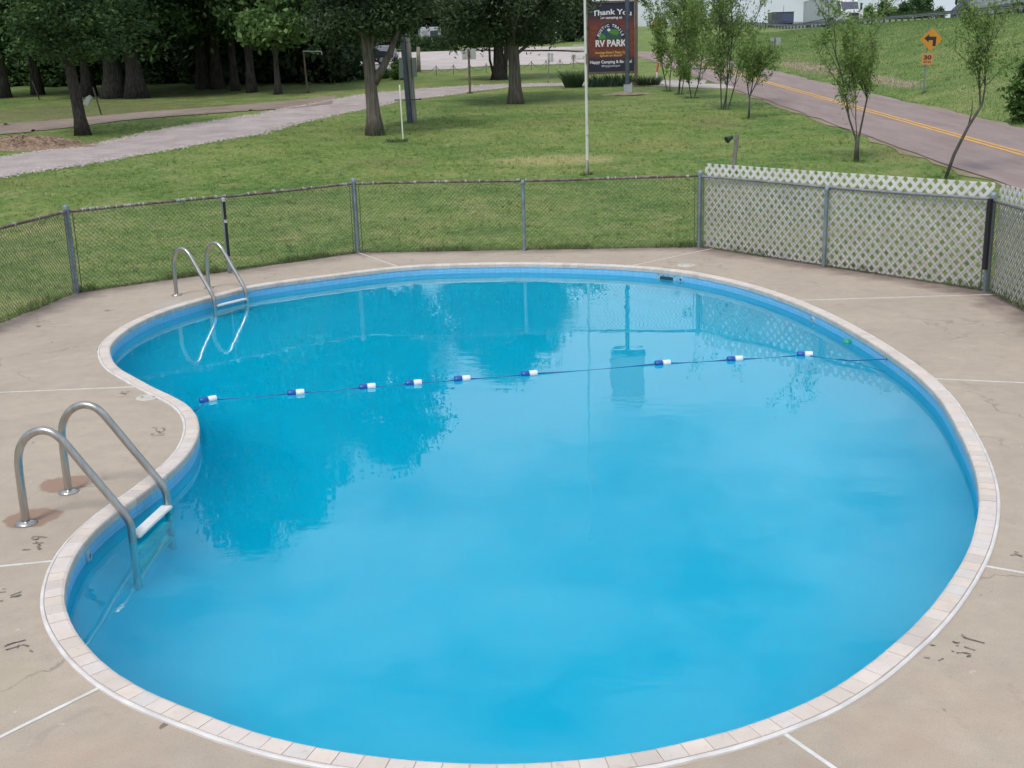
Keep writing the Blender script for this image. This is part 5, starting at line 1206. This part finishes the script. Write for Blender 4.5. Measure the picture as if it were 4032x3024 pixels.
# =================================================================== VEHICLES
tyre = mat('tyre_rubber', (.02, .02, .02), .8); hubm = mat('wheel_hub', (.35, .35, .36), .4, metal=.6)
def wheel(parent, x, y, r, w):
    k = lathe([(r * .55, -w / 2), (r * .93, -w / 2), (r, -w * .35), (r, w * .35), (r * .93, w / 2), (r * .55, w / 2)], 20); k.v = [(a[0] + x, a[2] + y, a[1] + r) for a in k.v]; o = k.build('wheel', tyre, parent); smooth_by_angle(o, 40)
    k = lathe([(0, -w * .42), (r * .2, -w * .5), (r * .56, -w * .38), (r * .56, w * .38), (r * .2, w * .5), (0, w * .42)], 16); k.v = [(a[0] + x, a[2] + y, a[1] + r) for a in k.v]; smooth_by_angle(k.build('hub', hubm, o), 40)
def semi(label, loc, rz, cabm, trailm, glass, stripe, trailer_len=16.0):
    th = thing('semi_truck', label, 'truck', loc, rz, 'semi trucks on the highway')
    t = MB().box(-5.4 - trailer_len, -5.4, -1.28, 1.28, 1.15, 4.05).build('trailer', trailm, th, bevel=.03)
    for z in (1.16, 4.0): MB().box(-5.4 - trailer_len - .01, -5.39, -1.30, 1.30, z, z + .09).build('edge_rail', hubm, t)
    for i in range(1, 12): x = -5.4 - trailer_len * i / 12; MB().box(x - .015, x + .015, -1.292, 1.292, 1.3, 3.98).build('side_post', trailm, t)
    MB().box(-8.0 - trailer_len * .55, -8.0, -1.2, 1.2, .45, 1.12).build('side_skirt', trailm, t)
    c = MB().prism([(-.05, .45), (0, 1.2), (-.15, 1.55), (-1.75, 1.95), (-2.45, 2.95), (-2.75, 3.1), (-3.9, 3.98), (-5.05, 4.05), (-5.05, .5)], -1.2, 1.2).build('cab', cabm, th, bevel=.07); smooth_by_angle(c, 35)
    MB().prism([(-1.80, 2.0), (-2.44, 2.92), (-2.40, 2.95), (-1.74, 2.02)], -1.08, 1.08).build('windshield', glass, c)
    for y in (-1.215, 1.195): MB().prism([(-2.1, 2.05), (-2.62, 2.8), (-3.2, 2.8), (-3.2, 2.05)], y, y + .02).build('side_window', glass, c)
    MB().box(-.06, .03, -.62, .62, .75, 1.48).build('grille', mat('dark_grille', (.03, .03, .035), .4), c)
    for y in (-.95, .95): MB().box(-.12, .01, y - .2, y + .2, .95, 1.22).build('headlight', mat('headlight_lens', (.6, .62, .65), .15), c, bevel=.03)
    MB().box(-.1, .12, -1.22, 1.22, .38, .72).build('bumper', cabm, c, bevel=.05)
    MB().box(-3.35, -2.9, -.55, .55, 3.42, 3.55).build('roof_marker', stripe, c)
    for y in (-1.42, 1.42): MB().box(-1.95, -1.82, y - .13, y + .13, 1.9, 2.75).build('mirror', mat('mirror_black', (.02, .02, .022), .4), c, bevel=.03)
    for x in (-1.1, -4.4, -5.6, -4.6 - trailer_len + 1.2, -4.6 - trailer_len + 2.5):
        for y in (-1.05, 1.05): wheel(th, x, y, .5, .34)
    return th
glass_m = mat('tinted_glass', (.07, .07, .13), .1, spec=.8); white_tr = mat('white_trailer_panel', (.46, .49, .51), .5, (.42, .45, .47), .5); white_cab = mat('white_cab_paint', (.66, .64, .66), .3)
yy = 152.5; semi('white semi truck with high roof driving towards the camera on the highway', (44.9, yy, float(terr(44, yy + 8)) + .05), R_(-90.5), white_cab, white_tr, glass_m, mat('pale_red_marker', (.45, .22, .25), .4))
yy = 131; semi('semi truck with violet roof fairing and white trailer at the top right corner', (52.3, yy + 5, float(terr(44, yy)) + .05), R_(90), mat('violet_paint', (.16, .15, .30), .35), white_tr, glass_m, mat('violet_dark', (.05, .045, .12), .4), 15.0)
# small dark enclosed trailer
p = AT(3081, 120, 186); z = float(terr(44, 186)); th = thing('cargo_trailer', 'dark blue-grey enclosed trailer with a thin mast left of the white truck', 'trailer', (p[0], 186, z), R_(-91))
MB().box(-3.2, 0, -1.7, 1.7, .5, 2.15).build('body', mat('dark_slate_paint', (.06, .065, .09), .4, (.09, .095, .12), 2), th, bevel=.05)
MB().box(-3.25, .03, -1.75, 1.75, 2.152, 2.23).build('roof', mat('dark_roof', (.02, .02, .03), .5), th)
MB().box(.0, .035, -.1, 1.5, .8, 1.9).build('rear_door', mat('blue_panel', (.07, .09, .16), .4), th)
MB().tube([(-1, .3, 2.2), (-1, .3, 3.2)], .035, 6).build('mast', dkblue, th)
for x in (-2.2, -.9):
    for y in (-1.55, 1.55): wheel(th, x, y, .42, .25)
# orange work machine on the skyline
p = AT(2598, 126, 205); th = thing('work_machine', 'orange work machine with a canopy on the skyline right of the big sign', 'machine', (p[0], 205, float(terr(p[0], 205)) - .05), R_(80))
orm = mat('machine_orange', (.50, .24, .06), .5, (.42, .22, .08), 2)
MB().box(-1.3, 1.3, -1.0, 1.0, .45, 1.15).build('chassis', orm, th, bevel=.05); MB().prism([(.2, 1.15), (1.3, 1.15), (1.2, 1.7), (.2, 1.75)], -.8, .8).build('hood', orm, th, bevel=.05)
MB().box(-1.2, .3, -.9, .9, 2.25, 2.36).build('canopy', mat('canopy_pale', (.55, .52, .46), .6), th, bevel=.02)
for x in (-1.1, .2):
    for y in (-.8, .8): MB().box(x - .04, x + .04, y - .04, y + .04, 1.15, 2.25).build('canopy_post', orm, th)
for x in (-.8, .85):
    for y in (-1.05, 1.05): wheel(th, x, y, .5, .35)
# grey ribbed trailer and dark pickup behind the forked cedar, white camper in the lot
p = T(1514, 249); Yt = 98.; x = AT(1514, 240, Yt)[0]; th = thing('ribbed_trailer', 'grey ribbed six-sided trailer front seen through the fork of the cedar', 'trailer', (x, Yt, float(terr(x, Yt))), 0)
zc_ = AT(1514, 243, Yt)[2] - float(terr(x, Yt)); zt_ = AT(1514, 178, Yt)[2] - float(terr(x, Yt)); rm = mat('ribbed_grey_metal', (.30, .30, .34), .5)
hw = .86; hgt = zt_ - zc_
P = [(-hw * .62, zc_), (hw * .62, zc_), (hw, zc_ + hgt * .34), (hw * .72, zt_), (-hw * .72, zt_), (-hw, zc_ + hgt * .34)]
MB().prism(P, 0, 3.4).build('body', rm, th, bevel=.02)
for i in range(9):
    z = zc_ + hgt * (i + .6) / 9.6; wx = hw * (.62 + .36 * min(1, (z - zc_) / (hgt * .34))) if z < zc_ + hgt * .34 else hw * (1 - .26 * (z - zc_ - hgt * .34) / (hgt * .66))
    MB().box(-wx, wx, -.03, -.005, z - .022, z + .022).build('rib', mat('rib_light', (.42, .42, .46), .5), th)
MB().box(.3, .52, -.045, -.031, zc_ + .14, zc_ + .36).build('hatch', blk, th)
MB().box(-.7, .7, .1, 3.2, .35, zc_ - .002).build('chassis', blk, th)
for y in (.7, 2.6):
    k = [('l', -.75), ('r', .75)]
    for _, xx in k:
        m_ = lathe([(0, -.12), (.33, -.12), (.36, -.08), (.36, .08), (.33, .12), (0, .12)], 16); m_.v = [(a[2] + xx, a[0] + y, a[1] + .36) for a in m_.v]; m_.build('wheel', tyre, th)
x = AT(1425, 240, 94)[0]; th = thing('pickup_truck', 'dark pickup half hidden behind the trunk of the forked cedar', 'pickup', (x, 94, float(terr(x, 94))), R_(4))
dk = mat('dark_pickup_paint', (.03, .035, .05), .3)
smooth_by_angle(MB().prism([(-2.6, .5), (2.5, .5), (2.55, .95), (1.4, 1.08), (.9, 1.68), (-.5, 1.7), (-.75, 1.1), (-2.6, 1.08)], -.9, .9).build('body', dk, th, bevel=.06), 35)
for y in (-.925, .905): MB().prism([(1.15, 1.12), (.82, 1.58), (-.38, 1.6), (-.5, 1.12)], y, y + .02).build('side_window', glass_m, th)
for xx in (-1.7, 1.6):
    for y in (-.85, .85): wheel(th, xx, y, .38, .24)
x = AT(1697, 175, 122)[0]; th = thing('camper_van', 'white camper seen end-on through the branches above the gravel lot', 'camper', (x, 122, float(terr(x, 122)) - .2), R_(96))
MB().box(-.2, 5.2, -1.05, 1.05, .5, 2.55).build('body', mat('camper_white', (.46, .47, .50), .4), th, bevel=.12)
MB().box(-.225, -.202, -.75, .05, 1.45, 2.15).build('rear_window', glass_m, th); MB().box(-.225, -.202, .3, .85, .8, 2.2).build('door', mat('camper_grey', (.30, .31, .33), .4), th)
for xx in (.9, 4.2):
    for y in (-1.0, 1.0): wheel(th, xx, y, .36, .22)
for i, px in enumerate((1640, 1683, 1726, 1770)):
    xs_ = AT(px, 200, 119)[0]; o = thing('lot_shrub', 'low dark shrub at the back of the gravel lot, ' + num[i] + ' from the left', 'shrub', (xs_, 119, float(terr(xs_, 119))), i * 1.9, 'shrubs behind the gravel lot'); o.scale = (.75, .6, .55)
    c = bpy.data.objects.new('foliage', hcr[i % 2]); COL.objects.link(c); c.parent = o
# white slatted steps near the sign
p = T(2272, 236); th = thing('slatted_steps', 'white slatted stand left of the flagpole beyond the chain', 'stand', tuple(p), R_(5)); k = pxm(p)
for i in range(4): MB().box(-.55 + .12 * i, .75, .25 * i, .25 * i + .22, .25 + .28 * i, .31 + .28 * i).build('slat', mat('white_slat', (.55, .54, .48), .6), th)
for xx in (-.3, .65): MB().box(xx, xx + .06, 0, 1.0, -.1, .25).build('leg', MATS['white_slat'], th)

# =================================================================== GRASS
rg = np.random.default_rng(3)
def grass_patch(name, label, n, xr, yr, H, wid, dens, excl, seed, bm_=None):
    rg = np.random.default_rng(seed); x = rg.uniform(*xr, n); y = yr[0] + (yr[1] - yr[0]) * rg.uniform(0, 1, n) ** dens
    k = np.abs(x) < .47 * y + 1.5
    k &= ~in_poly(x, y, grow(OUT, .10))
    for P in excl: k &= ~in_poly(x, y, P)
    x, y = x[k], y[k]; n = len(x); z = terr(x, y) - .005
    clump = .55 + .9 * (.5 + .5 * np.sin(x * 1.9 + 1.3 * np.sin(y * 1.1)) * np.sin(y * 1.6 + x * .7)); h = H * clump * rg.uniform(.5, 1.2, n); a = rg.uniform(0, 6.283, n); b = rg.uniform(0, 6.283, n); wv_ = wid * rg.uniform(.7, 1.3, n)
    B = np.stack([x, y, z], 1); sd_ = np.stack([np.cos(a) * wv_, np.sin(a) * wv_, np.zeros(n)], 1); tip = B + np.stack([np.cos(b) * h * .5, np.sin(b) * h * .5, h], 1)
    v = np.stack([B - sd_, B + sd_, tip], 1).reshape(-1, 3); o = link_obj(name, np_mesh(name, v, np.arange(3 * n).reshape(n, 3)), bm_ or blade_m)
    stuff(o); o['label'] = label; o['category'] = 'grass'; return o
grass_patch('lawn_grass', 'short mown grass of the lawn beyond the fence', 420000, (-17, 11), (8.5, 46), .045, .006, 1.25, NOGRASS, 1)
grass_patch('embankment_grass', 'rough taller grass on the highway embankment', 230000, (16.4, 42), (24, 130), .11, .011, 1.1, [], 2, rough_m)
rgt = np.random.default_rng(31); cen = []
for o_ in list(COL.objects):
    if o_.type == 'EMPTY' and o_.get('category') in ('tree', 'pole', 'post', 'utility pole', 'flagpole', 'sign', 'stake', 'lamp') and o_.location.y < 75:
        n = 26; a = rgt.uniform(0, 6.28, n); r = np.abs(rgt.normal(.22 if o_['category'] == 'tree' else .10, .07, n)); cen.append(np.stack([o_.location.x + r * np.cos(a), o_.location.y + r * np.sin(a)], 1))
n = 3200; px_ = rgt.uniform(-16, 10.5, n); py_2 = rgt.uniform(9, 50, n); kk_ = ~in_poly(px_, py_2, grow(OUT, .1))
for P_ in NOGRASS: kk_ &= ~in_poly(px_, py_2, P_)
cen.append(np.stack([px_[kk_], py_2[kk_]], 1)); cen = np.concatenate(cen); nb = 7
Q = np.repeat(cen, nb, 0) + rgt.normal(0, .035, (len(cen) * nb, 2)); h = np.repeat(rgt.uniform(.05, .13, len(cen)), nb) * rgt.uniform(.5, 1.2, len(Q)); a = rgt.uniform(0, 6.28, len(Q)); b = rgt.uniform(0, 6.28, len(Q))
Bq = np.stack([Q[:, 0], Q[:, 1], terr(Q[:, 0], Q[:, 1]) - .01], 1); sq = np.stack([np.cos(a), np.sin(a), 0 * a], 1) * .007; tq_ = Bq + np.stack([np.cos(b) * h * .6, np.sin(b) * h * .6, h], 1)
vq = np.stack([Bq - sq, Bq + sq, tq_], 1).reshape(-1, 3); o = link_obj('grass_tufts', np_mesh('grass_tufts', vq, np.arange(len(vq)).reshape(-1, 3)), leaf_mat('tuft_blades', (.070, .140, .034), (.140, .215, .058), .2)); stuff(o); o['label'] = 'longer tufts and weeds scattered over the lawn and round posts'; o['category'] = 'grass'
# weeds creeping over the deck edge under the fence
def edge_weeds(p, q, n, seed):
    rg = np.random.default_rng(seed); d = (q - p) / np.linalg.norm(q - p); nr = np.array([-d[1], d[0]]); nr = nr if nr @ (np.array([0, 10.]) - p) < 0 else -nr
    t = rg.uniform(0, np.linalg.norm(q - p), n); o_ = np.abs(rg.normal(.07, .05, n)); XY = p + d * t[:, None] + nr * o_[:, None]; h = .09 * rg.uniform(.3, 1.2, n) * (.5 + .8 * (np.sin(t * 3.1 + seed) > .1)); a = rg.uniform(0, 6.28, n)
    B = np.stack([XY[:, 0], XY[:, 1], np.full(n, -.02)], 1); s_ = np.stack([np.cos(a), np.sin(a), 0 * a], 1) * .010; tip = B + np.stack([np.cos(a + 1) * h * .6, np.sin(a + 1) * h * .6, h + .02], 1)
    return np.stack([B - s_, B + s_, tip], 1).reshape(-1, 3)
v = np.concatenate([edge_weeds(*a) for a in ((L0, A, 2600, 1), (A, C_, 3200, 2), (C_, E_, 2600, 3), (E_, G_, 1500, 4), (G_, R0, 900, 5))])
o = link_obj('edge_weeds', np_mesh('edge_weeds', v, np.arange(len(v)).reshape(-1, 3)), blade_m); stuff(o); o['label'] = 'straggling weeds along the foot of the chain-link fence'; o['category'] = 'weeds'
bpy.data.objects.remove(_to); bpy.data.curves.remove(_tx)
